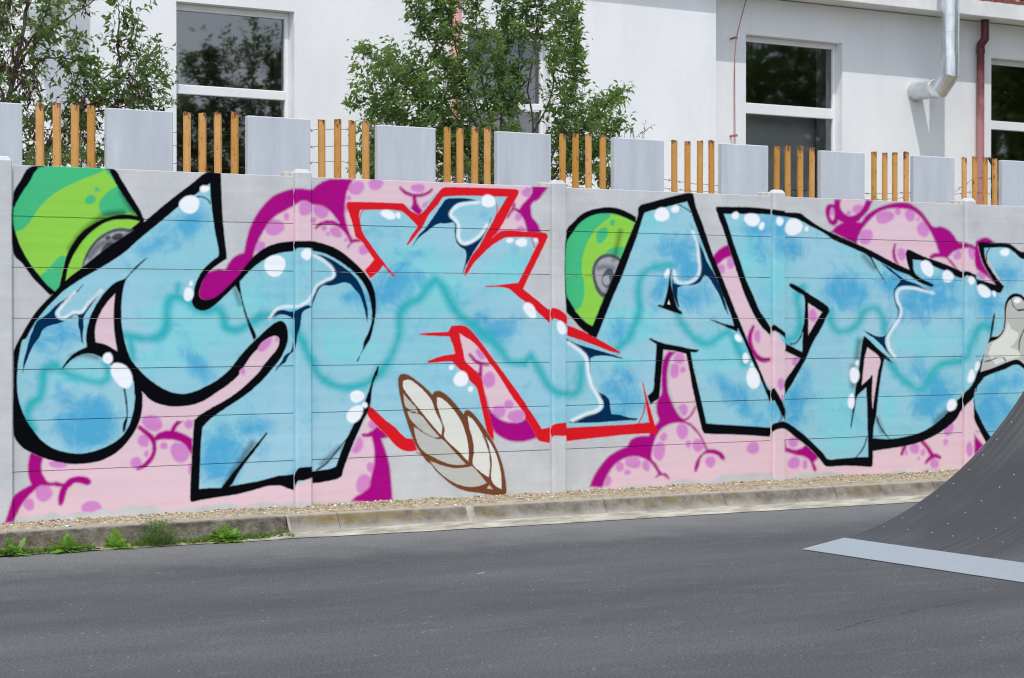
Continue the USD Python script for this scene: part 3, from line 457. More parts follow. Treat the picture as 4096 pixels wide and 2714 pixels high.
# ---- black outlines
paint('black',
      poly('A', S_LEFT, 'a', BULB + [(1062, 440), (1050, 470), (1058, 560), (1050, 650), (1030, 740), (1000, 810), (950, 880), (870, 937), (780, 977), (700, 1000), (620, 1011), (520, 1000), (420, 970), (330, 910), (270, 840), (210, 750), (165, 650), (140, 550), (133, 450), (140, 320), (158, 200), (178, 120)], 'A', [(205, 1400), (240, 1335), (290, 1255), (360, 1168), (440, 1085), (500, 1028), (640, 933), (800, 841), (960, 738), (1100, 616), (1280, 468), (1395, 370), (1530, 273), (1645, 186), (1650, 280), (1665, 420), (1685, 560), (1705, 660), (1715, 748), (1680, 780), (1620, 830), (1570, 895), (1535, 970), (1515, 1050), (1504, 1110), (1515, 1145), (1550, 1175), (1590, 1183), (1640, 1170), (1690, 1135), (1760, 1070), (1845, 987), (1890, 945), (1970, 860), (2070, 785), (2180, 735), (2300, 718)],
           'B', [(542, 718), (570, 693), (683, 694), (684, 713), (780, 735), (870, 780), (960, 840), (1030, 900), (1085, 970), (1120, 1040), (1140, 1110), (1152, 1200), (1150, 1260), (1130, 1340), (1100, 1400), (1085, 1440), (1078, 1490)], 'b', [(1030, 286), (1042, 288), (1068, 225), (1110, 160), (1140, 106), (1165, 6)], 'B', [(1182, 1200), (1184, 1110), (1170, 1020), (1140, 950), (1090, 880), (1020, 810), (940, 740), (850, 685), (760, 655), (684, 638), (540, 637)], 'A', NOTCH[::-1], 'A', [(1778, 775), (1776, 735), (1760, 600), (1745, 430), (1735, 200), (1732, 96)]),
      stroke(10, 'A', [(1540, 290), (1590, 292), (1630, 315), (1650, 345)]),
      poly('A', [(1150, 766), (1060, 840), (985, 925), (900, 965), (830, 1030), (770, 1110), (720, 1200), (690, 1290), (675, 1380), (680, 1468)], 'a', [(600, 213), (530, 273), (484, 342), (500, 337), (560, 277), (630, 237), (690, 226), (760, 240), (820, 275), (900, 340), (980, 390), (1045, 440), (1060, 560), (1117, 600), (1112, 523)], 'a', PILL_UP + PILL_END + PILL_LO, 'a', [(1540, 725), (1525, 742), (1512, 900), (1500, 1100), (1490, 1375), (1502, 1390), (1600, 1370), (1730, 1350), (1880, 1325), (2010, 1290), (2100, 1265), (2200, 1262), (2260, 1285), (2305, 1298)], 'b', [(545, 1280), (575, 1225), (620, 1221), (683, 1199), (684, 1244), (750, 1237), (905, 1196), (930, 1130), (970, 1020), (1010, 920), (1050, 830), (1090, 740), (1130, 660), (1148, 560), (1150, 520), (1170, 440), (1195, 390), (1209, 328), (1200, 320), (1193, 330), (1160, 410), (1130, 510), (1090, 620), (1060, 700), (1020, 760), (980, 840), (940, 920), (890, 1050), (860, 1115), (684, 1149), (683, 1112), (600, 1117), (570, 1130), (540, 1168)],
           'a', [(2180, 1185), (2050, 1220), (1900, 1248), (1800, 1265), (1730, 1278), (1650, 1280), (1561, 1286), (1570, 1060), (1578, 900), (1590, 800), (1600, 790), (1650, 740), (1750, 667), (1850, 602), (1950, 532), (2050, 442), (2130, 352), (2200, 262), (2240, 180), (2256, 120), (2258, 60), (2245, 5), (2215, -28), (2180, -28), (2140, -5), (2080, 45), (2010, 110), (1940, 180), (1870, 260), (1800, 350), (1700, 435), (1600, 490), (1520, 525), (1440, 541), (1380, 536), (1310, 516), (1230, 471), (1150, 411), (1090, 351), (1040, 291)], 'A', [(1020, 1550), (985, 1450), (960, 1330), (952, 1220), (955, 1100), (970, 1000), (995, 932), (1060, 862), (1152, 774)]),
      poly('A', [(1845, 985), (1880, 952), (1890, 1040), (1910, 1130), (1950, 1250), (2010, 1388), (1990, 1420), (1950, 1310), (1910, 1180), (1880, 1060)]),
      poly('a', [(1733, 1280), (1810, 1180), (1900, 1070), (1990, 960), (2090, 841), (2098, 850), (2000, 985), (1920, 1087), (1862, 1172), (1802, 1266)]),
      stroke(14, 'a', [(975, 500, 16), (992, 620, 14), (996, 720, 12), (978, 780, 26), (970, 838, 14)]), stroke(11, 'b', [(720, 1138, 14), (790, 1090, 12), (860, 1010, 10), (962, 885, 8)]),
      # third letter
      poly('C', [(1280, 378), (1290, 362), (1312, 350), (1650, 262), (1700, 262), (1712, 270), (1730, 360), (1790, 520), (1860, 730), (1930, 900), (2000, 1080), (2060, 1230), (2130, 1400)], 'c', [(2190, 250), (2250, 390), (2295, 500), (2312, 512)], 'd', [(372, 500), (398, 495), (478, 655), (478, 745), (450, 700), (420, 640), (395, 592), (360, 606)], 'c', [(2290, 550), (2240, 430), (2180, 300), (2110, 130), (2060, 30)], 'C', [(2060, 1350), (1970, 1312), (1900, 1281), (1842, 1256), (1848, 1248), (1950, 1284), (2030, 1302), (2010, 1230), (1950, 1080), (1880, 900), (1800, 700), (1740, 540), (1690, 400), (1662, 328), (1480, 375), (1335, 414), (1320, 440), (1270, 600), (1210, 760), (1150, 920), (1080, 1080), (1000, 1280), (952, 1400), (893, 1372), (930, 1280), (1000, 1110), (1070, 950), (1130, 800), (1190, 650), (1240, 530), (1275, 440)]),
      stroke(9, 'C', [(1590, 348), (1650, 380), (1692, 412)]),
      poly('C', [(1530, 866), (1539, 868), (1536, 960), (1556, 1050), (1590, 1163), (1627, 1195), (1620, 1214), (1560, 1196), (1480, 1167), (1434, 1150), (1438, 1136), (1478, 1140), (1500, 1060), (1515, 980), (1525, 900)]),
      poly('c', [(1362, 114), (1375, 103), (1430, 128), (1500, 150), (1600, 168), (1700, 190), (1753, 195), (1753, 207), (1735, 217), (1692, 215), (1710, 320), (1740, 450), (1775, 600), (1815, 772), (1900, 780), (2100, 792), (2312, 806)], 'd', [(358, 805), (380, 780), (430, 764), (478, 760), (600, 840), (700, 930), (780, 1010), (815, 1054), (900, 1050), (1050, 1038), (1130, 1036), (1128, 900), (1125, 800), (1120, 600), (1114, 492), (1045, 562), (1030, 640), (1010, 740), (999, 808), (991, 805), (1000, 730), (1015, 620), (1030, 500), (1050, 400), (1065, 280), (1085, 130), (1098, 86), (1130, 110), (1200, 180), (1290, 260), (1327, 306), (1258, 268), (1240, 350), (1225, 440), (1205, 600), (1195, 700), (1175, 800), (1168, 888), (1250, 895), (1350, 890), (1450, 870), (1550, 840), (1650, 780), (1740, 700), (1800, 620), (1855, 568), (1880, 540), (1945, 470), (1985, 375), (2010, 300), (2040, 230), (2080, 110), (2090, 50)], 'D', [(2105, 1250), (2118, 1198), (2124, 1210), (2116, 1290), (2097, 1388), (2150, 1380), (2187, 1330), (2198, 1240), (2200, 1150), (2220, 1090), (2260, 1052), (2300, 1048), (2340, 1065), (2420, 1150), (2420, 1190), (2350, 1110), (2310, 1080), (2270, 1082), (2232, 1115), (2215, 1180), (2210, 1260), (2196, 1340), (2150, 1400), (2090, 1430)], 'd', [(2060, 160), (2012, 368), (2100, 340), (2200, 300), (2290, 270), (2335, 290), (2420, 380), (2420, 420), (2350, 345), (2290, 313), (2200, 350), (2100, 385), (2035, 418), (1995, 465), (1968, 520), (1968, 640), (2000, 715), (2050, 815), (2100, 890), (2055, 925), (2000, 820), (1962, 735), (1962, 565), (1900, 630), (1860, 672), (1820, 740), (1740, 812), (1650, 870), (1550, 915), (1450, 945), (1300, 970), (1168, 990), (1165, 1100), (1154, 1117), (1100, 1112), (950, 1106), (810, 1112), (788, 1102), (740, 1040), (650, 950), (570, 890), (480, 818), (440, 815), (400, 828), (370, 852), (356, 880)], 'c', [(2200, 870), (2000, 860), (1802, 852), (1784, 832), (1760, 740), (1730, 610), (1700, 470), (1680, 350), (1655, 228), (1560, 205), (1478, 195), (1470, 290), (1458, 420), (1446, 560), (1440, 580), (1400, 605), (1378, 627), (1350, 560), (1395, 515), (1405, 420), (1415, 290), (1422, 152)]),
      # fourth letter
      poly('C', [(1888, 388), (1895, 367), (2000, 369), (2160, 372), (2312, 386)], 'D', [(478, 402), (480, 412), (600, 420), (640, 450), (760, 530), (950, 620), (1130, 700), (1300, 790), (1452, 862), (1424, 740), (1437, 703), (1452, 705), (1560, 755), (1700, 805), (1830, 858), (1868, 878), (1902, 872), (1975, 903), (1980, 936), (2050, 955), (2130, 980), (2080, 900), (2030, 810), (2005, 730), (1994, 662), (2010, 645), (2100, 651), (2230, 657), (2265, 675), (2340, 722), (2420, 690), (2420, 760), (2340, 778), (2270, 722), (2215, 690), (2040, 692), (2055, 790), (2100, 870), (2150, 940), (2197, 993), (2170, 1045), (2150, 1043), (2050, 1010), (1980, 980), (1975, 945), (1905, 905), (1868, 930), (1750, 880), (1650, 838), (1550, 792), (1480, 784), (1502, 893), (1642, 978), (1640, 994), (1620, 996), (1530, 960), (1450, 905), (1350, 868), (1250, 815), (1160, 765), (1200, 850), (1250, 930), (1269, 972), (1230, 912), (1180, 832), (1130, 755), (1050, 712), (960, 672), (860, 628), (780, 572), (680, 522), (580, 468), (478, 447), (395, 435)], 'C', [(2312, 430), (2230, 425), (1952, 425), (1990, 530), (2030, 660), (2080, 800), (2130, 950), (2180, 1060), (2230, 1180), (2270, 1240), (2310, 1302)], 'D', [(360, 1310), (393, 1289), (478, 1355), (482, 1388)], 'd', [(482, 145), (540, 175), (613, 213), (617, 80)], 'D', [(628, 1250), (628, 1073), (580, 1040), (535, 1010), (511, 985), (514, 970), (527, 967), (600, 1005), (680, 1060), (760, 1110), (817, 1155), (826, 1187), (800, 1240), (770, 1310), (700, 1430), (640, 1568)], 'd', [(640, 275), (590, 362), (540, 452), (479, 548), (478, 446), (540, 352), (598, 263), (480, 206)], 'D', [(478, 1402), (395, 1337), (358, 1372)], 'C', [(2250, 1312), (2200, 1240), (2150, 1140), (2100, 1020), (2060, 900), (2010, 750), (1950, 560)]),
      stroke(10, 'D', [(625, 1305), (602, 1385), (560, 1438), (520, 1445)]), stroke(9, 'd', [(1122, 880), (1090, 970), (1040, 1035)]), stroke(9, 'd', [(1195, 720), (1220, 790), (1290, 890)]), stroke(8, 'd', [(452, 700), (450, 735), (430, 766)]), stroke(8, 'D', [(2085, 690), (2060, 730), (2056, 800)]), stroke(8, 'd', [(2030, 425), (1985, 480), (1975, 520)]))
paint('pink', poly('A', [(903, 1050), (893, 1150), (892, 1280), (900, 1380), (920, 1502), (830, 1450), (750, 1430), (745, 1370), (750, 1300), (770, 1240), (810, 1160), (860, 1095)]))
paint('pink', poly('D', [(660, 1122), (768, 1195), (720, 1272), (662, 1372)]), poly('d', [(1125, 178), (1222, 265), (1205, 380), (1185, 520), (1166, 655), (1160, 560), (1166, 400), (1156, 394), (1140, 420), (1081, 472), (1095, 330), (1105, 250)]))
paint('violet', blob('D', 697, 1222, 32, 50), blob('a', 2080, 160, 72, 30, -48), blob('a', 2172, 115, 13, 22, -10), blob('a', 1900, 370, 25, 22))
paint('pink', poly('a', [(1113, 525)] and [(1118, 528), (1180, 590), (1240, 618), (1330, 640), (1420, 641), (1500, 631), (1600, 596), (1700, 531), (1800, 461), (1870, 396), (1930, 301), (1980, 231), (2030, 181), (2080, 131), (2120, 97), (2160, 88), (2187, 105), (2188, 140), (2170, 190), (2130, 240), (2080, 300), (2030, 370), (1960, 440), (1870, 520), (1770, 590), (1660, 650), (1560, 712), (1500, 760), (1200, 720)]))
paint('violet', *[blob(*v) for v in (('a', 2078, 158, 72, 32, -48), ('a', 2172, 114, 13, 22, -10), ('a', 1903, 368, 22, 24), ('a', 1195, 770, 84, 60, 15), ('a', 1480, 780, 36, 35))])
paint('cream', poly('C', [(1520, 1095), (1531, 1136), (1509, 1132)]))

# ---- white highlights
paint('white', *[blob(*v) for v in (('A', 1485, 350, 82, 68), ('A', 1603, 228, 40, 26, -5), ('A', 1498, 970, 16, 20), ('A', 1478, 1055, 40, 52), ('A', 2155, 830, 86, 82), ('a', 845, 262, 42, 42), ('a', 955, 395, 70, 112, -28), ('B', 640, 740, 42, 44), ('B', 1280, 430, 58, 35, 18), ('B', 1357, 435, 20, 24, -20), ('B', 2065, 325, 58, 48), ('b', 1035, 562, 58, 46), ('b', 1095, 630, 22, 24), ('b', 1018, 700, 56, 76, 38), ('b', 1775, 335, 18, 20), ('b', 1850, 425, 58, 60, -30), ('b', 1925, 503, 20, 22),
      ('C', 272, 632, 28, 20), ('C', 365, 648, 48, 32), ('C', 478, 630, 14, 14), ('C', 430, 1180, 42, 66, -38), ('C', 678, 1318, 36, 54, -25), ('C', 1465, 430, 62, 52), ('C', 1570, 387, 32, 28), ('C', 1505, 890, 20, 36, 25), ('C', 2042, 437, 30, 28), ('C', 2172, 470, 60, 52, 20), ('C', 2248, 520, 22, 31, 25), ('C', 2063, 1398, 24, 34, -40), ('c', 2123, 262, 26, 42, -10), ('c', 2168, 312, 12, 12), ('c', 2180, 420, 50, 88, -12),
      ('D', 437, 482, 28, 35), ('D', 545, 528, 67, 67), ('D', 648, 542, 14, 19), ('D', 1593, 852, 44, 70, -32), ('D', 1755, 915, 44, 48), ('D', 1940, 945, 26, 32), ('D', 2038, 1030, 42, 60, -42), ('D', 2118, 1050, 14, 23, -15), ('D', 2202, 725, 36, 30, 15), ('d', 1022, 395, 40, 60), ('d', 1043, 298, 12, 21), ('d', 998, 600, 28, 58), ('d', 1785, 630, 36, 52, 28), ('d', 1938, 405, 28, 53, 8), ('d', 1985, 325, 18, 42, 15))])
# ---- leaf
paint('brown', poly('b', [(1375, 390), (1400, 383), (1450, 400), (1520, 450), (1580, 500), (1625, 548), (1640, 525), (1665, 517), (1700, 525), (1760, 570), (1830, 650), (1870, 702), (1885, 672), (1905, 667), (1940, 690), (2000, 760), (2060, 850), (2110, 930), (2150, 1020), (2180, 1110), (2200, 1220), (2207, 1310), (2195, 1337), (2100, 1337), (2000, 1320), (1880, 1302), (1790, 1262), (1720, 1207), (1650, 1142), (1610, 1090), (1580, 1070), (1530, 1000), (1490, 940), (1450, 830), (1420, 740), (1390, 640), (1368, 540), (1357, 450), (1361, 410)]))
paint('cream', poly('b', [(1396, 440), (1440, 430), (1500, 465), (1570, 530), (1622, 598), (1650, 680), (1680, 740), (1702, 800), (1696, 867), (1620, 780), (1530, 670), (1450, 570), (1397, 490)]), poly('b', [(1662, 568), (1700, 578), (1770, 640), (1830, 720), (1870, 800), (1898, 900), (1912, 1000), (1908, 1072), (1830, 992), (1720, 880), (1722, 820), (1692, 720), (1665, 640)]), poly('b', [(1902, 713), (1940, 740), (1990, 810), (2040, 900), (2068, 1000), (2077, 1100), (2068, 1197), (2000, 1150), (1945, 1092), (1952, 990), (1942, 900), (1915, 800)]), poly('b', [(2047, 880), (2100, 960), (2140, 1060), (2165, 1180), (2168, 1292), (2110, 1252), (2087, 1200), (2092, 1080), (2072, 960)]))
paint('wgrey', poly('b', [(1398, 538), (1450, 600), (1502, 655), (1512, 690), (1450, 667), (1412, 632)]), poly('b', [(1424, 668), (1460, 690), (1532, 706), (1602, 790), (1682, 880), (1640, 882), (1560, 840), (1490, 782), (1448, 730)]), poly('b', [(1478, 798), (1560, 852), (1660, 897), (1702, 897), (1802, 1000), (1892, 1096), (1800, 1098), (1700, 1075), (1600, 1025), (1528, 960), (1498, 890)]), poly('b', [(1606, 1066), (1700, 1102), (1800, 1124), (1900, 1117), (1940, 1112), (2052, 1240), (1990, 1265), (1900, 1270), (1800, 1240), (1710, 1182), (1640, 1112)]), poly('b', [(2072, 1256), (2105, 1291), (2053, 1283)]))
paint('brown', stroke(9, 'b', [(1590, 1020), (1700, 1075), (1800, 1105), (1910, 1105)]), stroke(8, 'b', [(2020, 870), (2060, 960), (2084, 1080), (2078, 1200)]), stroke(8, 'b', [(1500, 1000), (1580, 1040), (1640, 1070)]))
# ---- pale grey shape at the far right
_hand = poly('D', [(2214, 1170), (2232, 1112), (2272, 1082), (2312, 1080), (2350, 1110), (2480, 1200)], 'd', [(2480, 400), (2420, 380), (2335, 290), (2290, 272), (2200, 300), (2100, 340), (2016, 366), (2062, 160)], 'D', [(2095, 1432), (2152, 1402), (2198, 1340), (2212, 1260)])
paint('wgrey', _hand)
paint('cream', poly('D', [(2225, 1270), (2260, 1330), (2310, 1355), (2290, 1420), (2240, 1470), (2150, 1500), (2085, 1480), (2110, 1430), (2160, 1400), (2205, 1345)]).intersection(_hand), poly('d', [(2100, 180), (2200, 170), (2300, 200), (2330, 250), (2250, 270), (2130, 310), (2070, 230)]).intersection(_hand))
paint('black', stroke(9, 'd', [(2045, 290), (2100, 275), (2160, 252), (2195, 262), (2210, 292)]), stroke(8, 'D', [(2255, 1095), (2265, 1140), (2292, 1172)]), stroke(14, 'D', [(2305, 1180), (2352, 1175)]), stroke(8, 'D', [(2352, 1330), (2318, 1420), (2312, 1500)]))
paint('white', blob('D', 2300, 1105, 26, 20, 10))


for _k in ('blue',):
    _top = unary_union([LAY[q] for q in ORDER[ORDER.index(_k) + 1:] if q not in SOFT and q in ('red', 'black', 'brown')])
    LAY[_k] = LAY[_k].difference(_top).buffer(-2.2).buffer(6.5).intersection(LAY[_k])


def kd_samples(g):
    pts = []
    rings = [r for p in (getattr(g, 'geoms', None) or [g]) if p.geom_type == 'Polygon' for r in (p.exterior, *p.interiors)]
    for ln in rings:
        c = np.asarray(ln.coords)
        if len(c) < 2:
            continue
        seg = np.linalg.norm(np.diff(c, axis=0), axis=1)
        n = np.maximum(1, np.ceil(seg / 1.5).astype(int))
        i = np.repeat(np.arange(len(n)), n)
        t = np.concatenate([np.arange(k) / k for k in n])[:, None]
        pts.append(c[i] * (1 - t) + c[i + 1] * t)
    return np.vstack(pts)


FAR = 40.0
FIELD = {}
for _k in ORDER:
    _g = LAY[_k]
    _g = unary_union([p for p in (getattr(_g, 'geoms', None) or [_g]) if p.geom_type == 'Polygon' and p.area > 6])
    LAY[_k] = _g
    shapely.prepare(_g)
    FIELD[_k] = cKDTree(kd_samples(_g))


def paint_field(px):
    """signed distance (inside positive) of every painted layer at the traced points px"""
    out = np.empty((len(px), len(ORDER)), np.float32)
    for i, k in enumerate(ORDER):
        d, _ = FIELD[k].query(px, distance_upper_bound=FAR, workers=-1)
        d = np.minimum(d, FAR)
        inside = shapely.contains_xy(LAY[k], px[:, 0], px[:, 1])
        out[:, i] = np.where(inside, d, -d)
    return out
# ------------------------------------------------------------------ materials
K = 0.92          # photograph tone to base colour on the sunny upright faces
C = {'pink': lin(230, 199, 208, K), 'violet': lin(214, 138, 202, K), 'magenta': lin(172, 8, 130, K), 'mint': lin(72, 192, 130, K), 'lime': lin(148, 212, 78, K), 'lgrey': lin(170, 172, 178, K), 'dgrey': lin(88, 90, 97, K),
     'navy': lin(0, 44, 80, K), 'glow': lin(242, 248, 252, K), 'red': lin(222, 26, 38, K), 'black': lin(3, 5, 10, K), 'white': lin(246, 249, 252, K), 'brown': lin(118, 70, 44, K), 'cream': lin(226, 226, 216, K), 'wgrey': lin(192, 192, 184, K)}


def mural_material():
    N = {'g': ('geometry', {}),
         'dirt': ('noise_texture', {'scale': 3.0, 'detail': 8, 'roughness': .65}), 'dirtr': ('rgb_ramp', {'ramp': [(.3, lin(188, 190, 190, K)), (.5, lin(201, 202, 203, K)), (.72, lin(212, 213, 213, K))]}),
         'pit': ('noise_texture', {'scale': 190.0, 'detail': 2}), 'pitr': ('map_range', {'from_min': .64, 'from_max': .72, 'to_min': 0, 'to_max': .3, 'clamp': True}), 'pitm': ('mix_color', {'b': lin(140, 140, 140, K)}),
         'wob': ('noise_texture', {'scale': 30.0, 'detail': 6, 'roughness': .75}), 'wobs': ('map_range', {'from_min': 0, 'from_max': 1, 'to_min': -3.6, 'to_max': 3.6}),
         'grain': ('noise_texture', {'scale': 260.0, 'detail': 2}), 'grs': ('map_range', {'from_min': 0, 'from_max': 1, 'to_min': -7.0, 'to_max': 7.0}),
         'cl': ('noise_texture', {'scale': 5.0, 'detail': 6, 'roughness': .7, 'distortion': .7}), 'cls': ('map_range', {'from_min': 0.25, 'from_max': .75, 'to_min': -62, 'to_max': 50}),
         'clm': ('mapping', {'scale': (1.0, 1.0, 1.0), 'rotation': (0, .7, 0)}), 'bl': ('noise_texture', {'scale': .9, 'detail': 4}), 'blr': ('rgb_ramp', {'ramp': [(.36, lin(146, 206, 218, K)), (.5, lin(154, 206, 220, K)), (.64, lin(164, 207, 221, K))]}),
         'soft': ('math', {'math_type': 'add'})}
    L = [('g.position', 'dirt.vector'), ('dirt.fac', 'dirtr.fac'), ('g.position', 'pit.vector'), ('pit.fac', 'pitr.value'), ('pitr.result', 'pitm.fac'), ('dirtr.color', 'pitm.a'), ('g.position', 'wob.vector'), ('wob.fac', 'wobs.value'),
         ('g.position', 'grain.vector'), ('grain.fac', 'grs.value'), ('g.position', 'clm.vector'), ('clm.vector', 'cl.vector'), ('cl.fac', 'cls.value'), ('g.position', 'bl.vector'), ('bl.fac', 'blr.fac'), ('wobs.result', 'soft.value1'), ('grs.result', 'soft.value2')]
    for k in range(7):
        N[f'a{k}'] = ('attribute', {'attribute': f'paint{k}'})
        N[f's{k}'] = ('separate_xyz', {})
        L.append((f'a{k}.vector', f's{k}.vector'))

    def mask(ch, w, wob=None):
        i = ORDER.index(ch)
        src = f's{i // 3}.{"xyz"[i % 3]}'
        if wob:
            N['ad_' + ch] = ('math', {'math_type': 'add'})
            L.extend([(src, f'ad_{ch}.value1'), (wob, f'ad_{ch}.value2')])
            src = f'ad_{ch}.value'
        N['mk_' + ch] = ('map_range', {'range_type': 'smoothstep', 'from_min': float(-w), 'from_max': float(w), 'to_min': 0.0, 'to_max': 1.0, 'clamp': True})
        L.append((src, f'mk_{ch}.value'))
        return f'mk_{ch}.result'

    def over(ch, under, colour, fac, link=None):
        N['mx_' + ch] = ('mix_color', {} if link else {'b': colour})
        L.extend([(under, f'mx_{ch}.a'), (fac, f'mx_{ch}.fac')] + ([(link, f'mx_{ch}.b')] if link else []))
        return f'mx_{ch}.result'
    col = 'pitm.result'
    soft = {'pink': 8, 'violet': 7, 'magenta': 7, 'mint': 4, 'lime': 5, 'lgrey': 5, 'dgrey': 5, 'blue': 3, 'navy': 4, 'red': 4, 'black': 4.6, 'white': 6, 'brown': 4, 'cream': 3, 'wgrey': 3}
    blue = 'blr.color'
    blue = over('aqua', blue, lin(138, 213, 220, K), mask('aqua', 40, 'cls.result'))
    blue = over('cloud', blue, lin(84, 173, 212, K), mask('cloud', 50, 'cls.result'))
    N['clsh'] = ('math', {'math_type': 'multiply', 'value2': .13})
    L.append(('cls.result', 'clsh.value1'))
    blue = over('turq', blue, lin(54, 181, 190, K), mask('turq', 21, 'clsh.value'))
    for ch in ORDER[:16]:
        if ch == 'blue':
            col = over('blue', col, None, mask('blue', soft['blue'], 'wobs.result'), blue)
        elif ch == 'glow':
            mk = mask('glow', 9, 'soft.value')
            N['gb'] = ('math', {'math_type': 'multiply'})
            L.extend([(mk, 'gb.value1'), ('mk_blue.result', 'gb.value2')])
            col = over('glow', col, C['glow'], 'gb.value')
            mk = mask('soot', 15, 'soft.value')
            N['sm'] = ('math', {'math_type': 'multiply', 'value2': .60})
            L.append((mk, 'sm.value1'))
            col = over('soot', col, C['black'], 'sm.value')
        else:
            col = over(ch, col, C[ch], mask(ch, soft[ch], 'soft.value' if soft[ch] > 6 else 'wobs.result'))
    # hand-rolled unevenness of the paint and the casting bands of the slabs
    N |= {'ty': ('mapping', {'scale': (.35, .35, 9.0)}), 'un': ('noise_texture', {'scale': 2.2, 'detail': 6}), 'unr': ('map_range', {'from_min': .2, 'from_max': .8, 'to_min': .93, 'to_max': 1.06}), 'unm': ('mix_color', {'blend_type': 'multiply', 'fac': 1.0, 'use_clamp': False}),
          'bn': ('noise_texture', {'scale': 70.0, 'detail': 4}), 'b': ('bump', {'strength': .22, 'distance': .003}), 'p': ('principled_bsdf', {'roughness': .62, 'specular_ior_level': .05})}
    N['unc'] = ('combine_xyz', {})
    N['pp'] = ('noise_texture', {'scale': 85.0, 'detail': 3, 'roughness': .7})
    N['ppr'] = ('map_range', {'from_min': .60, 'from_max': .74, 'to_min': 1.0, 'to_max': .80, 'clamp': True})
    N['ppm'] = ('math', {'math_type': 'multiply'})
    L += [('g.position', 'pp.vector'), ('pp.fac', 'ppr.value'), ('ppr.result', 'ppm.value1'), ('unr.result', 'ppm.value2')]
    L += [('g.position', 'ty.vector'), ('ty.vector', 'un.vector'), ('un.fac', 'unr.value'), ('ppm.value', 'unc.x'), ('ppm.value', 'unc.y'), ('ppm.value', 'unc.z'), (col, 'unm.a'), ('unc.vector', 'unm.b'), ('unm.result', 'p.base_color'), ('g.position', 'bn.vector'), ('bn.fac', 'b.height'), ('b.normal', 'p.normal')]
    return mat('mural', N, L, 'p.BSDF')


M = {}
M['mural'] = mural_material()
M['joint'] = rough('joint', lin(60, 60, 60), lin(90, 90, 88), scale=20)
M['render'] = mat('white_render', {'sm': ('mapping', {'scale': (5.0, 1, .22)}), 'sn': ('noise_texture', {'scale': 1.6, 'detail': 6, 'roughness': .7}), 'sr': ('map_range', {'from_min': .55, 'from_max': .80, 'to_min': 0, 'to_max': .18, 'clamp': True}), 'sx': ('mix_color', {'b': (.60, .60, .585)}), 'g': ('geometry', {}), 'm': ('mapping', {'scale': (1, 1, .45)}), 'n': ('noise_texture', {'scale': 1.3, 'detail': 7, 'roughness': .6}), 'r': ('rgb_ramp', {'ramp': [(.3, (.73, .745, .765)), (.5, (.79, .80, .81)), (.7, (.83, .835, .84))]}),
                 'bn': ('noise_texture', {'scale': 14.0, 'detail': 8, 'roughness': .65}), 'b': ('bump', {'strength': .25, 'distance': .012}), 'p': ('principled_bsdf', {'roughness': .85, 'specular_ior_level': .2})},
                 [('g.position', 'm.vector'), ('m.vector', 'n.vector'), ('n.fac', 'r.fac'), ('g.position', 'sm.vector'), ('sm.vector', 'sn.vector'), ('sn.fac', 'sr.value'), ('sr.result', 'sx.fac'), ('r.color', 'sx.a'), ('sx.result', 'p.base_color'), ('g.position', 'bn.vector'), ('bn.fac', 'b.height'), ('b.normal', 'p.normal')], 'p.BSDF')
M['frame'] = rough('window_white', (.74, .76, .78), (.80, .81, .82), scale=3, roughness=.35)
M['soffit'] = rough('soffit_white', (.68, .68, .67), (.78, .78, .77), scale=4, roughness=.6)
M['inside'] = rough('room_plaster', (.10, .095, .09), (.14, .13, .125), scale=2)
M['jamb'] = rough('inner_jamb', (.62, .65, .60), (.7, .72, .68), scale=2)
M['blind'] = rough('grey_blind', (.76, .74, .73), (.84, .82, .80), scale=8, stretch=(14, 14, 1))
M['glass'] = mat('window_glass', {'fr': ('fresnel', {'IOR': 2.35}), 't': ('transparent_bsdf', {'color': (.86, .88, .88)}), 'gl': ('glossy_bsdf', {'color': (.95, .96, 1.0), 'roughness': .04}), 'mx': ('mix_closure', {})},
                [('fr.fac', 'mx.fac'), ('t.BSDF', 'mx.closure1'), ('gl.BSDF', 'mx.closure2')], 'mx.closure')
M['tile'] = rough('clay_tile', lin(182, 128, 116), lin(206, 158, 146), scale=9, roughness=.8, bump=.2)
M['galv'] = rough('galvanised_steel', (.55, .58, .60), (.80, .83, .85), scale=11, roughness=.3, metallic=.95, stretch=(1, 1, .3), bump=.05, bscale=30)
M['zinc'] = rough('dull_zinc', (.50, .53, .55), (.62, .65, .67), scale=8, roughness=.5, metallic=.6)
M['mastic'] = rough('mastic', (.50, .46, .38), (.72, .70, .66), scale=25, roughness=.9)
M['pipe_red'] = mat('red_to_pink_paint', {'g': ('geometry', {}), 's': ('separate_xyz', {}), 'n': ('noise_texture', {'scale': 6.0, 'detail': 5}), 'ns': ('map_range', {'from_min': .3, 'from_max': .7, 'to_min': -.2, 'to_max': .2}), 'ad': ('math', {'math_type': 'add'}),
                   'f': ('map_range', {'from_min': 3.75, 'from_max': 4.45, 'to_min': 0, 'to_max': 1, 'clamp': True}), 'mx': ('mix_color', {'a': lin(172, 118, 120), 'b': lin(86, 27, 36)}), 'p': ('principled_bsdf', {'roughness': .4})},  # height blend: dusty pink below, darker red towards the top, noisy edge
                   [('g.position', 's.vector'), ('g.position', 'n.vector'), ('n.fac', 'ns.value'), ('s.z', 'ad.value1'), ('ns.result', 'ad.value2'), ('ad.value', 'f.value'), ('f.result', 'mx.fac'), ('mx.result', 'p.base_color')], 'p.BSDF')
M['pipe_pink'] = rough('faded_pink_paint', lin(212, 152, 146), lin(226, 172, 166), scale=5, roughness=.5)
M['cable'] = rough('rusty_rod', lin(150, 88, 82), lin(176, 118, 108), scale=20)
M['rust'] = rough('rust', lin(58, 34, 24), lin(104, 64, 40), scale=60, roughness=.9)
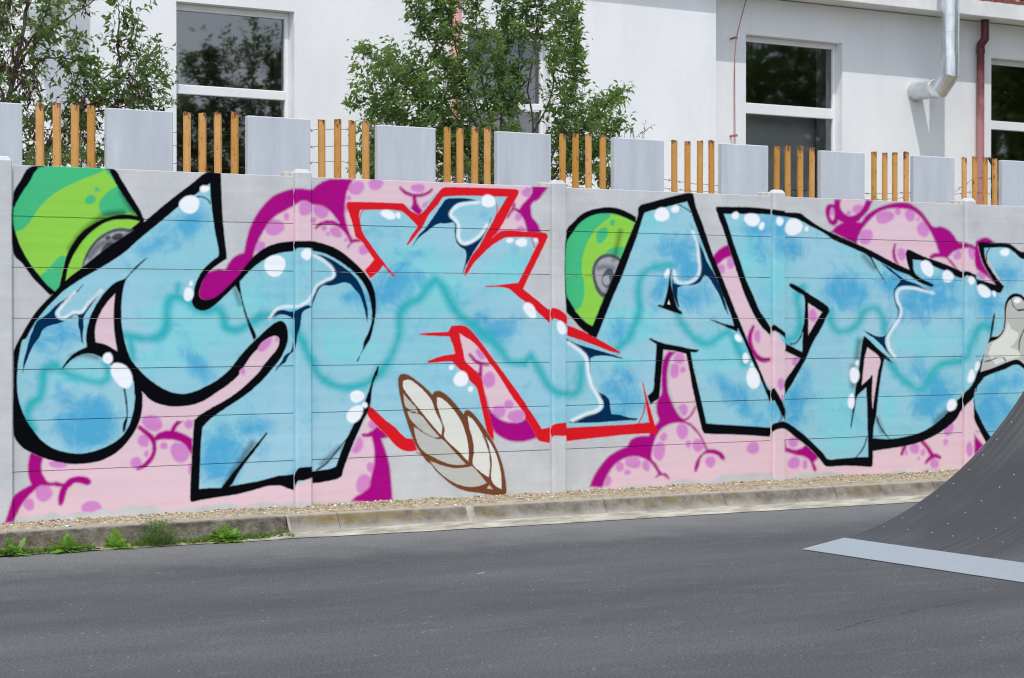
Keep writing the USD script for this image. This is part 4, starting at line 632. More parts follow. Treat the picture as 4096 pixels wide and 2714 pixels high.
M['pillar'] = mat('grey_concrete_panel', {'g': ('geometry', {}), 'm': ('mapping', {'scale': (1, 1, .16)}), 'n': ('noise_texture', {'scale': 7.0, 'detail': 8, 'roughness': .66}), 'r': ('rgb_ramp', {'ramp': [(.24, lin(172, 177, 184, .95)), (.45, lin(184, 190, 197, .95)), (.6, lin(190, 196, 203, .95)), (.78, lin(204, 208, 213, .95))]}),
                 'v': ('noise_texture', {'scale': 1.6, 'detail': 3, 'distortion': .6}), 'vr': ('map_range', {'from_min': .496, 'from_max': .504, 'to_min': -1, 'to_max': 1, 'clamp': True}), 'va': ('math', {'math_type': 'absolute'}), 'vi': ('map_range', {'from_min': .0, 'from_max': .7, 'to_min': .10, 'to_max': 0, 'clamp': True}),
                 'mx': ('mix_color', {'b': lin(120, 124, 130)}), 'bn': ('noise_texture', {'scale': 90.0, 'detail': 3}), 'b': ('bump', {'strength': .12, 'distance': .003}), 'p': ('principled_bsdf', {'roughness': .8, 'specular_ior_level': .25})},
                 [('g.position', 'm.vector'), ('m.vector', 'n.vector'), ('n.fac', 'r.fac'), ('g.position', 'v.vector'), ('v.fac', 'vr.value'), ('vr.result', 'va.value1'), ('va.value', 'vi.value'), ('vi.result', 'mx.fac'), ('r.color', 'mx.a'), ('mx.result', 'p.base_color'), ('g.position', 'bn.vector'), ('bn.fac', 'b.height'), ('b.normal', 'p.normal')], 'p.BSDF')
M['picket'] = mat('ochre_paint', {'g': ('geometry', {}), 's': ('separate_xyz', {}), 'm': ('mapping', {'scale': (1, 1, .35)}), 'n': ('noise_texture', {'scale': 42.0, 'detail': 4, 'roughness': .7}), 't': ('map_range', {'from_min': 2.79, 'from_max': 2.875, 'to_min': 0, 'to_max': .2, 'clamp': True}), 'ad': ('math', {'math_type': 'add'}),
                 'k': ('map_range', {'from_min': .605, 'from_max': .655, 'to_min': 0, 'to_max': 1, 'clamp': True}), 'c': ('noise_texture', {'scale': 7.0, 'detail': 4}), 'cr': ('rgb_ramp', {'ramp': [(.3, lin(198, 140, 60, .92)), (.7, lin(208, 152, 74, .92))]}), 'rn': ('noise_texture', {'scale': 120.0}), 'rr': ('rgb_ramp', {'ramp': [(.3, lin(58, 34, 28)), (.7, lin(132, 76, 40))]}),
                 'oi': ('object_info', {}), 'hs': ('hsv', {'saturation': 1.0}), 'ov': ('map_range', {'to_min': .86, 'to_max': 1.10}), 'os': ('map_range', {'from_min': 1, 'from_max': 0, 'to_min': .92, 'to_max': 1.05}), 'mx': ('mix_color', {}), 'p': ('principled_bsdf', {'roughness': .5})},
                 [('oi.random', 'ov.value'), ('oi.random', 'os.value'), ('ov.result', 'hs.value'), ('os.result', 'hs.saturation'), ('cr.color', 'hs.color'), ('g.position', 's.vector'), ('g.position', 'm.vector'), ('m.vector', 'n.vector'), ('s.z', 't.value'), ('n.fac', 'ad.value1'), ('t.result', 'ad.value2'), ('ad.value', 'k.value'), ('g.position', 'c.vector'), ('c.fac', 'cr.fac'), ('g.position', 'rn.vector'), ('rn.fac', 'rr.fac'), ('k.result', 'mx.fac'), ('hs.color', 'mx.a'), ('rr.color', 'mx.b'), ('mx.result', 'p.base_color')], 'p.BSDF')
M['asphalt'] = mat('asphalt', {'g': ('geometry', {}), 's': ('separate_xyz', {}),
                 'm1': ('mapping', {'scale': (.35, 1.3, 1), 'rotation': (0, 0, .2)}), 'n1': ('noise_texture', {'scale': .8, 'detail': 7, 'roughness': .62}), 'r1': ('rgb_ramp', {'ramp': [(.30, (.060, .0615, .065)), (.5, (.083, .0845, .0885)), (.70, (.110, .1115, .115))]}),
                 'n2': ('noise_texture', {'scale': 75.0, 'detail': 5, 'roughness': .85}), 'r2': ('map_range', {'from_min': .30, 'from_max': .70, 'to_min': .05, 'to_max': 1.95}), 'c2': ('combine_xyz', {}), 'mu': ('mix_color', {'blend_type': 'multiply', 'fac': 1.0, 'use_clamp': False}),
                 'st': ('mapping', {'scale': (1.2, 4.2, 1), 'rotation': (0, 0, .45)}), 'n3': ('noise_texture', {'scale': 2.1, 'detail': 8, 'roughness': .72, 'distortion': .3}), 'r3': ('map_range', {'from_min': .55, 'from_max': .76, 'to_min': 0, 'to_max': .42, 'clamp': True}), 'dust': ('mix_color', {'b': (.21, .205, .195)}),
                 'vo': ('voronoi_texture', {'scale': 15.0, 'randomness': 1.0}), 'vr': ('map_range', {'from_min': .05, 'from_max': .10, 'to_min': .8, 'to_max': 0, 'clamp': True}), 'vc': ('separate_xyz', {}), 'vk': ('math', {'math_type': 'greater_than', 'value2': .62}), 'vx': ('math', {'math_type': 'multiply'}), 'vm': ('mix_color', {'b': (.46, .42, .35)}),
                 'e1': ('math', {'math_type': 'multiply_add', 'value2': .05}), 'en': ('noise_texture', {'scale': 2.5, 'detail': 6, 'roughness': .7}), 'ens': ('map_range', {'from_min': .25, 'from_max': .75, 'to_min': -.35, 'to_max': .35}), 'e2': ('math', {'math_type': 'add'}), 'er': ('map_range', {'range_type': 'smoothstep', 'from_min': -1.9, 'from_max': -.38, 'to_min': 0, 'to_max': .55, 'clamp': True}), 'em': ('mix_color', {'b': (.24, .24, .236)}),
                 'bn': ('noise_texture', {'scale': 95.0, 'detail': 4, 'roughness': .75}), 'b': ('bump', {'strength': .9, 'distance': .009}), 'p': ('principled_bsdf', {'roughness': .8, 'specular_ior_level': .25})},
                 [('g.position', 's.vector'), ('g.position', 'm1.vector'), ('m1.vector', 'n1.vector'), ('n1.fac', 'r1.fac'), ('g.position', 'n2.vector'), ('n2.fac', 'r2.value'), ('r2.result', 'c2.x'), ('r2.result', 'c2.y'), ('r2.result', 'c2.z'), ('c2.vector', 'mu.b'),
                  ('g.position', 'st.vector'), ('st.vector', 'n3.vector'), ('n3.fac', 'r3.value'), ('r3.result', 'dust.fac'), ('g.position', 'vo.vector'), ('vo.distance', 'vr.value'), ('vo.color', 'vc.vector'), ('vc.x', 'vk.value1'), ('vr.result', 'vx.value1'), ('vk.value', 'vx.value2'), ('vx.value', 'vm.fac'),
                  ('s.x', 'e1.value1'), ('s.y', 'e1.value3'), ('g.position', 'en.vector'), ('en.fac', 'ens.value'), ('e1.value', 'e2.value1'), ('ens.result', 'e2.value2'), ('e2.value', 'er.value'), ('er.result', 'em.fac'), ('r1.color', 'em.a'), ('em.result', 'dust.a'), ('dust.result', 'mu.a'), ('mu.result', 'vm.a'), ('vm.result', 'p.base_color'), ('g.position', 'bn.vector'), ('bn.fac', 'b.height'), ('b.normal', 'p.normal')], 'p.BSDF')
M['kerb'] = mat('old_kerb_concrete', {'g': ('geometry', {}), 's': ('separate_xyz', {}), 'n': ('noise_texture', {'scale': 9.0, 'detail': 8, 'roughness': .7}), 'r': ('rgb_ramp', {'ramp': [(.28, (.085, .075, .058)), (.5, (.19, .17, .14)), (.74, (.33, .305, .265))]}),
                 'hz': ('map_range', {'from_min': .035, 'from_max': .085, 'to_min': 1, 'to_max': 0, 'clamp': True}), 'n0': ('noise_texture', {'scale': 6.0, 'detail': 5}), 'h0': ('map_range', {'from_min': .3, 'from_max': .7, 'to_min': -.025, 'to_max': .025}), 'ha': ('math', {'math_type': 'add'}), 'lm': ('mix_color', {'b': (.36, .335, .30)}), 'hm': ('math', {'math_type': 'multiply', 'value2': .75}),
                 'ln': ('noise_texture', {'scale': 13.0, 'detail': 5, 'roughness': .65}), 'lx': ('noise_texture', {'scale': 1.3, 'detail': 2}), 'lad': ('math', {'math_type': 'multiply'}), 'lr': ('map_range', {'from_min': .25, 'from_max': .34, 'to_min': 0, 'to_max': .55, 'clamp': True}), 'lic': ('mix_color', {'b': (.24, .165, .035)}), 'li2': ('math', {'math_type': 'multiply'}), 'up': ('map_range', {'from_min': .05, 'from_max': .10, 'to_min': 0, 'to_max': 1, 'clamp': True}),
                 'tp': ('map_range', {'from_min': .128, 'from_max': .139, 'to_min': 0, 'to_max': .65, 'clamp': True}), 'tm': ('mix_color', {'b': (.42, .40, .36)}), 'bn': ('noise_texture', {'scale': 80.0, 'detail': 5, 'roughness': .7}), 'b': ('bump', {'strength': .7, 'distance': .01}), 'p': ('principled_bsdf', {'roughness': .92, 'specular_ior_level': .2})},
                 [('g.position', 's.vector'), ('g.position', 'n.vector'), ('n.fac', 'r.fac'), ('g.position', 'n0.vector'), ('n0.fac', 'h0.value'), ('h0.result', 'ha.value1'), ('s.z', 'ha.value2'), ('ha.value', 'hz.value'), ('hz.result', 'hm.value1'), ('hm.value', 'lm.fac'), ('r.color', 'lm.a'), ('g.position', 'ln.vector'), ('g.position', 'lx.vector'), ('ln.fac', 'lad.value1'), ('lx.fac', 'lad.value2'), ('lad.value', 'lr.value'), ('s.z', 'up.value'), ('lr.result', 'li2.value1'), ('up.result', 'li2.value2'), ('li2.value', 'lic.fac'), ('lm.result', 'lic.a'),
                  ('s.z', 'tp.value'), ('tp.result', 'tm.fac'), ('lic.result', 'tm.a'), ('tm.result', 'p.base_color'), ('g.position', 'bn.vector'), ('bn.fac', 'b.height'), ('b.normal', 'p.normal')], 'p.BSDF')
M['kerb_old'] = mat('worn_kerb_concrete', {'g': ('geometry', {}), 's': ('separate_xyz', {}), 'n': ('noise_texture', {'scale': 12.0, 'detail': 9, 'roughness': .75}), 'r': ('rgb_ramp', {'ramp': [(.28, (.06, .05, .036)), (.42, (.15, .13, .098)), (.58, (.255, .226, .18)), (.74, (.38, .345, .29))]}),
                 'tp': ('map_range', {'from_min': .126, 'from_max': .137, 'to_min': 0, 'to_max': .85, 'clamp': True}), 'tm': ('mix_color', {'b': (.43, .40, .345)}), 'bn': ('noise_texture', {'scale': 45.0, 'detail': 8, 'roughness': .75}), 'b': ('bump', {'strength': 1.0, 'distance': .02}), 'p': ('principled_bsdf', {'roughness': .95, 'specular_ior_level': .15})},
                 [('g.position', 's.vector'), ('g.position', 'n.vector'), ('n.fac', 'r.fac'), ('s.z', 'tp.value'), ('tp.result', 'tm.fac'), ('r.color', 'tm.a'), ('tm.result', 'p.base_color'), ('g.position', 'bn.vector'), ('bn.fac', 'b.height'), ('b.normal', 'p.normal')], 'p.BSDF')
M['gutter'] = rough('pale_mortar', (.24, .22, .18), (.50, .465, .395), scale=14, roughness=.9, bump=.4, stretch=(.3, 1, 1))
M['mortar'] = rough('kerb_mortar', (.26, .24, .21), (.42, .39, .34), scale=18, roughness=.95, bump=.5)
M['soil'] = rough('dry_soil', (.22, .175, .115), (.47, .40, .285), scale=22, detail=8, roughness=.95, bump=.8, bscale=110, dist=.01)
M['yard'] = rough('yard_ground', (.20, .17, .11), (.28, .25, .18), scale=3, roughness=.95)
M['stone'] = mat('stones', {'o': ('object_info', {}), 'i': ('geometry', {}), 'ad': ('math', {'math_type': 'add'}), 'fr': ('math', {'math_type': 'fraction'}), 'r': ('rgb_ramp', {'ramp': [(.0, (.15, .11, .065)), (.3, (.31, .245, .16)), (.7, (.45, .375, .26)), (.9, (.55, .48, .38)), (.97, (.68, .66, .63))]}), 'p': ('principled_bsdf', {'roughness': .9, 'specular_ior_level': .2})},
                 [('o.random', 'ad.value1'), ('i.random_per_island', 'ad.value2'), ('ad.value', 'fr.value1'), ('fr.value', 'r.fac'), ('r.color', 'p.base_color')], 'p.BSDF')
M['flat_stone'] = rough('flat_grey_stone', (.30, .29, .28), (.48, .47, .46), scale=25, roughness=.9, bump=.4)
M['ramp'] = mat('ramp_board', {'m3': ('mapping', {'scale': (.8, 9.0, .8), 'rotation': (0, 0, -.5)}), 'n3': ('noise_texture', {'scale': 2.4, 'detail': 8, 'roughness': .75, 'distortion': .4}), 'k3': ('map_range', {'from_min': .60, 'from_max': .74, 'to_min': 0, 'to_max': .5, 'clamp': True}), 'x3': ('mix_color', {'b': (.16, .155, .15)}), 'g': ('geometry', {}), 'm': ('mapping', {'scale': (.5, 22.0, .5), 'rotation': (0, 0, .55)}), 'n': ('noise_texture', {'scale': 1.6, 'detail': 7, 'roughness': .7}), 'lo': ('noise_texture', {'scale': .8, 'detail': 3}), 'mul': ('math', {'math_type': 'multiply'}), 'k': ('map_range', {'from_min': .19, 'from_max': .40, 'to_min': 0, 'to_max': .8, 'clamp': True}), 'mx': ('mix_color', {'a': (.030, .0295, .032), 'b': (.105, .101, .098)}),
                 'n2': ('noise_texture', {'scale': 420.0, 'detail': 2}), 'b': ('bump', {'strength': .12, 'distance': .002}), 'p': ('principled_bsdf', {'roughness': .55, 'specular_ior_level': .4})},
                 [('g.position', 'm.vector'), ('m.vector', 'n.vector'), ('g.position', 'lo.vector'), ('n.fac', 'mul.value1'), ('lo.fac', 'mul.value2'), ('mul.value', 'k.value'), ('k.result', 'mx.fac'), ('g.position', 'm3.vector'), ('m3.vector', 'n3.vector'), ('n3.fac', 'k3.value'), ('k3.result', 'x3.fac'), ('mx.result', 'x3.a'), ('x3.result', 'p.base_color'), ('g.position', 'n2.vector'), ('n2.fac', 'b.height'), ('b.normal', 'p.normal')], 'p.BSDF')
M['ramp_side'] = rough('ramp_side', (.05, .05, .053), (.08, .08, .083), scale=5)
M['plate'] = rough('steel_plate', (.395, .42, .445), (.44, .465, .49), scale=2.0, detail=7, roughness=.42, metallic=.55, stretch=(4, 40, 1))
M['screw'] = rough('screw_head', (.40, .40, .40), (.6, .6, .6), scale=50, roughness=.35, metallic=.4)
M['black_plastic'] = rough('black_scrap', (.012, .012, .014), (.03, .03, .03), scale=30)
M['blue_paper'] = rough('blue_white_scrap', lin(60, 84, 190), lin(232, 236, 246), scale=26, lo=.46, hi=.54)
M['white_stick'] = rough('white_stick', (.38, .38, .40), (.48, .48, .5))


def leaf_material(name, stops, trans=(.28, .42, .08), rough_=.5, fac=.36):
    return mat(name, {'g': ('geometry', {}), 'r': ('rgb_ramp', {'ramp': stops}), 'p': ('principled_bsdf', {'roughness': rough_, 'specular_ior_level': .22}), 't': ('translucent_bsdf', {'color': trans}), 'mx': ('mix_closure', {'fac': fac})},
               [('g.random_per_island', 'r.fac'), ('r.color', 'p.base_color'), ('p.BSDF', 'mx.closure1'), ('t.BSDF', 'mx.closure2')], 'mx.closure')


M['leaf'] = leaf_material('tree_leaf', [(0, (.045, .10, .025)), (.4, (.10, .185, .045)), (.8, (.18, .285, .075)), (1, (.29, .38, .13))])
M['leaf_dark'] = leaf_material('dark_leaf', [(0, (.026, .064, .016)), (.5, (.068, .135, .032)), (.85, (.145, .24, .055)), (1, (.28, .40, .09))])
M['leaf_dry'] = leaf_material('dry_leaf', [(0, (.045, .022, .012)), (.5, (.085, .042, .022)), (1, (.16, .085, .045))], trans=(.12, .05, .02), rough_=.7, fac=.15)
M['leaf_young'] = leaf_material('young_leaf', [(0, (.05, .12, .03)), (.6, (.09, .18, .055)), (.9, (.16, .24, .09)), (1, (.26, .15, .09))])
M['bark'] = rough('bark', (.055, .045, .038), (.15, .125, .105), scale=40, stretch=(1, 1, .25), bump=.5, roughness=.95)
M['bark_pale'] = rough('pale_bark', (.12, .105, .09), (.24, .21, .18), scale=40, stretch=(1, 1, .25), bump=.5, roughness=.95)
M['weed'] = leaf_material('weed_leaf', [(0, (.14, .27, .04)), (.5, (.25, .43, .065)), (1, (.42, .58, .14))], trans=(.35, .6, .08), fac=.3)
M['grass'] = leaf_material('grass_blade', [(0, (.13, .22, .05)), (.6, (.22, .32, .09)), (1, (.45, .42, .22))], trans=(.25, .33, .08), fac=.3)
M['herb'] = leaf_material('grey_green_herb', [(0, (.13, .20, .07)), (.6, (.22, .31, .12)), (1, (.38, .44, .22))], fac=.2)

M['skid'] = mat('tyre_mark', {'g': ('geometry', {}), 'n': ('noise_texture', {'scale': 16.0, 'detail': 6, 'roughness': .75}), 'k': ('map_range', {'from_min': .42, 'from_max': .62, 'to_min': 0, 'to_max': .5, 'clamp': True}), 't': ('transparent_bsdf', {}), 'd': ('diffuse_bsdf', {'color': (.03, .03, .032)}), 'mx': ('mix_closure', {})},
                [('g.position', 'n.vector'), ('n.fac', 'k.value'), ('k.result', 'mx.fac'), ('t.BSDF', 'mx.closure1'), ('d.BSDF', 'mx.closure2')], 'mx.closure')
M['dust_line'] = mat('dusty_line', {'g': ('geometry', {}), 'n': ('noise_texture', {'scale': 20.0, 'detail': 6, 'roughness': .75}), 'k': ('map_range', {'from_min': .45, 'from_max': .7, 'to_min': 0, 'to_max': .3, 'clamp': True}), 't': ('transparent_bsdf', {}), 'd': ('diffuse_bsdf', {'color': (.17, .14, .11)}), 'mx': ('mix_closure', {})},
                [('g.position', 'n.vector'), ('n.fac', 'k.value'), ('k.result', 'mx.fac'), ('t.BSDF', 'mx.closure1'), ('d.BSDF', 'mx.closure2')], 'mx.closure')
# ------------------------------------------------------------------ ground
def yk(x):                                       # front of the kerb
    return np.interp(x, [-4, -.2, .8, 1.75, 3.1, 4.8, 5.8, 7.4, 12], [-.37, -.365, -.348, -.338, -.388, -.455, -.495, -.535, -.70])


def ya(x):                                       # edge of the asphalt
    return np.interp(x, [-4, -.2, .57, 1.69, 3.0, 3.6, 4.9, 6.3, 7.4, 12], [-.41, -.40, -.425, -.475, -.565, -.595, -.625, -.685, -.73, -.92])


XL, XR = -4.0, 12.0
MB().add(*sheet(np.array([-150, -40, -12, 0, 12, 40, 150.]), np.array([-150, -40, -14, -6, 0., 6, 40, 150]), 0.0)).build('road', M['asphalt'], kind='structure')
MB().add(*sheet(np.array([-40, 0, 40.]), np.array([.12, 5, 60.]), 0.10)).build('yard', M['yard'], kind='structure')
rng = np.random.default_rng(5)
xs = np.arange(XL, XR, .05)
g = MB()
v, f = sheet(xs[xs > 1.5], np.linspace(0, 1, 6), 0.0)
X, T = v[:, 0].copy(), v[:, 1].copy()
wob = .012 * meshkit.noise(np.c_[X * 3, T * 2, X * 0])
wob = wob + .02 * meshkit.noise(np.c_[X * 9, T * 2, X * 0])
ramp_in = np.clip((X - 1.5) / .5, 0, 1)
v[:, 1] = yk(X) - .022 + (ya(X) - yk(X) + .022 + wob * (T > .9)) * T
v[:, 2] = .004 + (.014 + .022 * ramp_in + .006 * meshkit.noise(np.c_[X * 5, T, X * 0])) * (1 - T) ** 1.25
g.add(v, f).build('gutter', M['gutter'], kind='structure')

v, f = sheet(xs[xs < 1.58], np.linspace(0, 1, 6), 0.0)
X, T = v[:, 0].copy(), v[:, 1].copy()
v[:, 1] = yk(X) + .01 + (ya(X) - yk(X) - .01 + .02 * meshkit.noise(np.c_[X * 6, T * 2, X * 0]) * (T > .9)) * T
v[:, 2] = .004 + .014 * (1 - T)
MB().add(v, f).build('verge_soil', M['soil'], kind='structure')

# kerb: one mesh per stone, rounded top edge, worn
JX = [-4.0, -3.0, -2.0, -1.1, -.15, .84, 1.73, 2.09, 3.09, 4.19, 5.24, 6.29, 7.3, 8.3, 9.3, 10.3, 11.3, 12.3]
kerb = UsdGeom.Xform.Define(stage, '/World/kerb')
tag(kerb, kind='structure')
for i, (a, b) in enumerate(zip(JX[:-1], JX[1:])):
    gap = .003
    old = b < 2.0
    n = max(4, int((b - a) / .03))
    xx = np.linspace(a + gap, b - gap, n)
    if old:
        prof = [(.13, -.02), (.13, .137), (.06, .142), (.012, .140), (.002, .130), (.0, .10), (-.004, .06), (-.006, .03), (-.01, -.02)]
    else:
        prof = [(.11, -.02), (.11, .137), (.06, .140), (.030, .139), (.012, .133), (.002, .118), (-.010, .09), (-.028, .055), (-.052, .022), (-.075, .006), (-.08, -.02)]
    prof = np.array(prof)
    V = np.zeros((n, len(prof), 3))
    V[:, :, 0] = xx[:, None]
    V[:, :, 1] = yk(xx)[:, None] + prof[None, :, 0]
    V[:, :, 2] = prof[None, :, 1]
    P = V.reshape(-1, 3)
    am = .020 if old else .007
    d = meshkit.noise(P * 7 + i) * am + meshkit.noise(P * 23 + i * 3) * am * .8 + meshkit.noise(P * 60 + i) * am * .5
    mid = np.tile((prof[:, 0] < .05) & (prof[:, 1] > 0), n)
    P[:, 1] += d * mid
    P[:, 2] += d * .4 * mid
    fr = grid_faces(n, len(prof))
    k = len(prof)
    cap = np.array([[0, j, j + 1] for j in range(1, k - 1)])
    MB().add(P, np.vstack([fr, cap, cap[:, ::-1] + (n - 1) * k])).build('kerb_stone', M['kerb_old'] if old else M['kerb'], '/World/kerb')
for jx, wd in ((3.09, .030), (1.73, .010)):
    xx = np.array([jx - wd, jx, jx + wd])
    V = np.zeros((3, len(prof), 3))
    V[:, :, 0], V[:, :, 1], V[:, :, 2] = xx[:, None], yk(xx)[:, None] + prof[None, :, 0] + .003, prof[None, :, 1] - .001
    V[1, :, 1] -= .012
    MB().add(V.reshape(-1, 3), grid_faces(3, len(prof))).build('mortar_joint', M['mortar'], '/World/kerb')


def soil_z(X, Y):
    t = np.clip((Y - (yk(X) + .09)) / (0 - (yk(X) + .09)), 0, 1)
    P = np.c_[X.ravel(), Y.ravel(), 0 * X.ravel()]
    return (.136 + .02 * t) + (.010 * meshkit.noise(P * 5).reshape(X.shape) + .007 * meshkit.noise(P * 31).reshape(X.shape)) * np.minimum(1, t * 6)


xs = np.arange(XL, XR, .03)
v, f = sheet(xs, np.linspace(0, 1, 16), 0.0)
v[:, 1] = (yk(v[:, 0]) + .085) * (1 - v[:, 1]) + .10 * v[:, 1]
v[:, 2] = soil_z(v[:, 0], v[:, 1])
MB().add(v, f).build('soil_strip', M['soil'], smooth=40, kind='structure')


def stone_mesh(seed, sub=1):
    r = np.random.default_rng(seed)
    m_ = trimesh.creation.icosphere(sub, 1.0)
    v_ = m_.vertices * (1 + .28 * (r.random((len(m_.vertices), 1)) - .5)) * np.array([1, .6 + .4 * r.random(), .45 + .3 * r.random()])
    return v_, m_.faces


gi = UsdGeom.PointInstancer.Define(stage, '/World/gravel')
tag(gi, 'small tan and grey stones scattered over the dry soil between wall and kerb', 'gravel', kind='stuff')
protos = []
for k in range(5):
    b_ = MB().add(*stone_mesh(k, 0 if k < 3 else 1))
    protos.append(b_.build('stone_shape', M['stone'], '/World/gravel'))
gi.CreatePrototypesRel().SetTargets([Sdf.Path(p) for p in protos])
N = 14000
gx = rng.uniform(-1.2, 9.5, N)
gy = yk(gx) + .07 + (0.0 - (yk(gx) + .07)) * np.sqrt(rng.random(N))
sc = .0016 + .0075 * rng.random(N) ** 7 + .0024 * rng.random(N)
near = (gy > -.07)
sc[near] *= 1.25
gz = soil_z(gx, gy) + sc * .2
gi.CreatePositionsAttr(Vt.Vec3fArray.FromNumpy(np.c_[gx, gy, gz].astype(np.float32)))
gi.CreateScalesAttr(Vt.Vec3fArray.FromNumpy(np.repeat(sc[:, None], 3, 1).astype(np.float32)))
gi.CreateProtoIndicesAttr(Vt.IntArray.FromNumpy(rng.integers(0, 5, N).astype(np.int32)))
an = rng.uniform(0, 2 * np.pi, N)
gi.CreateOrientationsAttr(Vt.QuathArray([Gf.Quath(float(math.cos(a / 2)), 0, 0, float(math.sin(a / 2))) for a in an]))

# ------------------------------------------------------------------ the painted wall: seven slabs a bay between concrete posts
BAY, ZB, HS, NB = 2.067, .154, .32, 5
STEP = .008


def with_paint(prim_path, verts, bare):
    px = project(verts)
    fld = paint_field(px)
    fld[bare] = -FAR
    me = UsdGeom.Mesh.Get(stage, prim_path)
    api = UsdGeom.PrimvarsAPI(me)
    for k in range(7):
        ch = fld[:, 3 * k:3 * k + 3]
        if ch.shape[1] < 3:
            ch = np.hstack([ch, np.full((len(ch), 3 - ch.shape[1]), -FAR, np.float32)])
        api.CreatePrimvar(f'paint{k}', Sdf.ValueTypeNames.Float3Array, 'vertex').Set(Vt.Vec3fArray.FromNumpy(np.ascontiguousarray(ch, np.float32)))


wall = thing('concrete_wall', 'long pale grey concrete slab wall covered in blue graffiti letters with pink bubbles', 'wall')


for bay in range(-1, NB + 1):
    x0, x1 = bay * BAY - .035, (bay + 1) * BAY - .105
    if bay < 0:
        x0 = -2.2
    if bay == NB:
        x1 = x0 + 1.5
    paintable = 0 <= bay < NB
    for s in range(7):
        z0, z1 = ZB + s * HS, ZB + (s + 1) * HS
        lo = z0 - (.12 if s == 0 else 0)
        zz = np.arange(z0, z1, STEP if paintable else .3)
        zz = np.r_[zz[zz < z1 - .008], z1 - .0012] if paintable else np.array([z0 + .006, z1 - .0035])
        if s > 0:
            zz[0] = z0 + .0050
        dy = .0006 * ((s * 7 + bay * 3) % 5 - 2)
        sec = [(.045, lo + .0012), (.005 + dy, lo + .0012)] + [(dy, z) for z in zz] + ([(.045, z1 - .0012)] if s < 6 else [(.006 + dy, z1 + .0015), (.045, z1 + .0015)])
        sec = np.array(sec)
        xx = np.arange(x0, x1, STEP) if paintable else np.linspace(x0, x1, 6)
        xx[-1] = x1
        n, k = len(xx), len(sec)
        V = np.zeros((n, k, 3))
        V[:, :, 0], V[:, :, 1], V[:, :, 2] = xx[:, None], sec[None, :, 0], sec[None, :, 1]
        V = V.reshape(-1, 3)
        fr = grid_faces(n, k)[:, ::-1]
        bk = np.array([[i * k, i * k + k - 1, (i + 1) * k + k - 1] for i in range(n - 1)] + [[i * k, (i + 1) * k + k - 1, (i + 1) * k] for i in range(n - 1)])
        cap = np.array([[0, j, j + 1] for j in range(1, k - 1)])
        p = MB().add(V, np.vstack([fr, bk, cap, cap[:, ::-1] + (n - 1) * k])).build('slab', M['mural'], wall)
        if paintable:
            with_paint(p, V, V[:, 1] > .03)
        else:
            with_paint(p, V, np.ones(len(V), bool))
for k_ in range(0, NB + 1):
    xr = k_ * BAY - .018
    xl = xr - .116
    top = 2.445
    sec = [(xl - .003, .035), (xl - .003, -.028), (xl, -.034), (xl + .010, -.0445)] + [(x, -.045) for x in np.arange(xl + .016, xr - .012, STEP)] + [(xr - .008, -.0445), (xr, -.036), (xr, .035)]
    sec = np.array(sec)
    zz = np.r_[np.arange(.05, top - .03, STEP), top - .028, top - .008, top]
    n, k = len(zz), len(sec)
    V = np.zeros((n, k, 3))
    cx, cy = (xl + xr) / 2, -.005
    for i, z in enumerate(zz):
        q = sec
        if i == n - 2:
            q = np.array([cx, cy]) + (sec - [cx, cy]) * [.80, .62]
        if i == n - 1:
            q = np.array([cx, cy]) + (sec - [cx, cy]) * [.66, .42]
        V[i, :, :2], V[i, :, 2] = q, z
    V = V.reshape(-1, 3)
    fr = grid_faces(n, k)
    bk = np.array([[i * k + k - 1, i * k, (i + 1) * k] for i in range(n - 1)] + [[i * k + k - 1, (i + 1) * k, (i + 1) * k + k - 1] for i in range(n - 1)])
    cap = np.array([[0, j, j + 1] for j in range(1, k - 1)])
    p = MB().add(V, np.vstack([fr[:, ::-1], bk, cap[:, ::-1], cap + (n - 1) * k])[:, ::-1]).build('post', M['mural'], wall)
    with_paint(p, V, V[:, 1] > .03)
    MB().box([xl - .045, .05, 0.0], [xl + .05, .11, 2.43], .006).build('rear_post', M['mural'], wall)

# ------------------------------------------------------------------ the old fence behind it
fence = thing('picket_fence', 'old fence of grey concrete panels alternating with rusty ochre steel pickets above the wall', 'fence')
MB().box([-2.5, .56, 0.05], [12.0, .70, 1.55], .01).build('base_wall', M['pillar'], fence)
PX = [-1.265, -.215, .84, 1.871, 2.899, 3.918, 4.989, 6.051, 7.102, 8.149, 9.215, 10.27, 11.3]
for i, x in enumerate(PX):
    wd = .485 if i > 2 else .475
    zt = 2.842 + .004 * ((i * 5) % 4)
    MB().box([x, .60, 1.50], [x + wd, .655, zt], .006).build('concrete_panel', M['pillar'], fence)
PK = [(.391, .511, .628, .746), (1.429, 1.546, 1.666, 1.785), (2.470, 2.590, 2.709, 2.825), (3.502, 3.619, 3.741, 3.852), (4.531, 4.649, 4.778, 4.907), (5.606, 5.733, 5.856, 5.98), (6.651, 6.776, 6.908, 7.03), (7.726, 7.843, 7.966, 8.094), (8.786, 8.914, 9.036, 9.163), (9.85, 9.97, 10.09, 10.21), (-.65, -.53, -.41, -.30)]
for i, grp in enumerate(PK):
    for j, x in enumerate(grp):
        zt = 2.856 + .004 * j + .006 * math.sin(i * 3.1 + j * 1.7)
        lean = .004 * math.sin(i * 2.3 + j * 4.1)
        sec = [(-.028, -.006), (-.024, -.013), (.008, -.013), (.026, .002), (.028, .014), (-.028, .014)]
        tm = trimesh.creation.extrude_polygon(Polygon(sec), zt - 1.5)
        v = tm.vertices.copy()
        v[:, 0] += x + lean * v[:, 2]
        v[:, 1] += .632
        v[:, 2] += 1.5
        top = v[:, 2] > zt - .01
        v[top, 2] += .004 * np.sin(v[top, 0] * 300)
        MB().add(v, tm.faces).build('picket', M['picket'], fence)


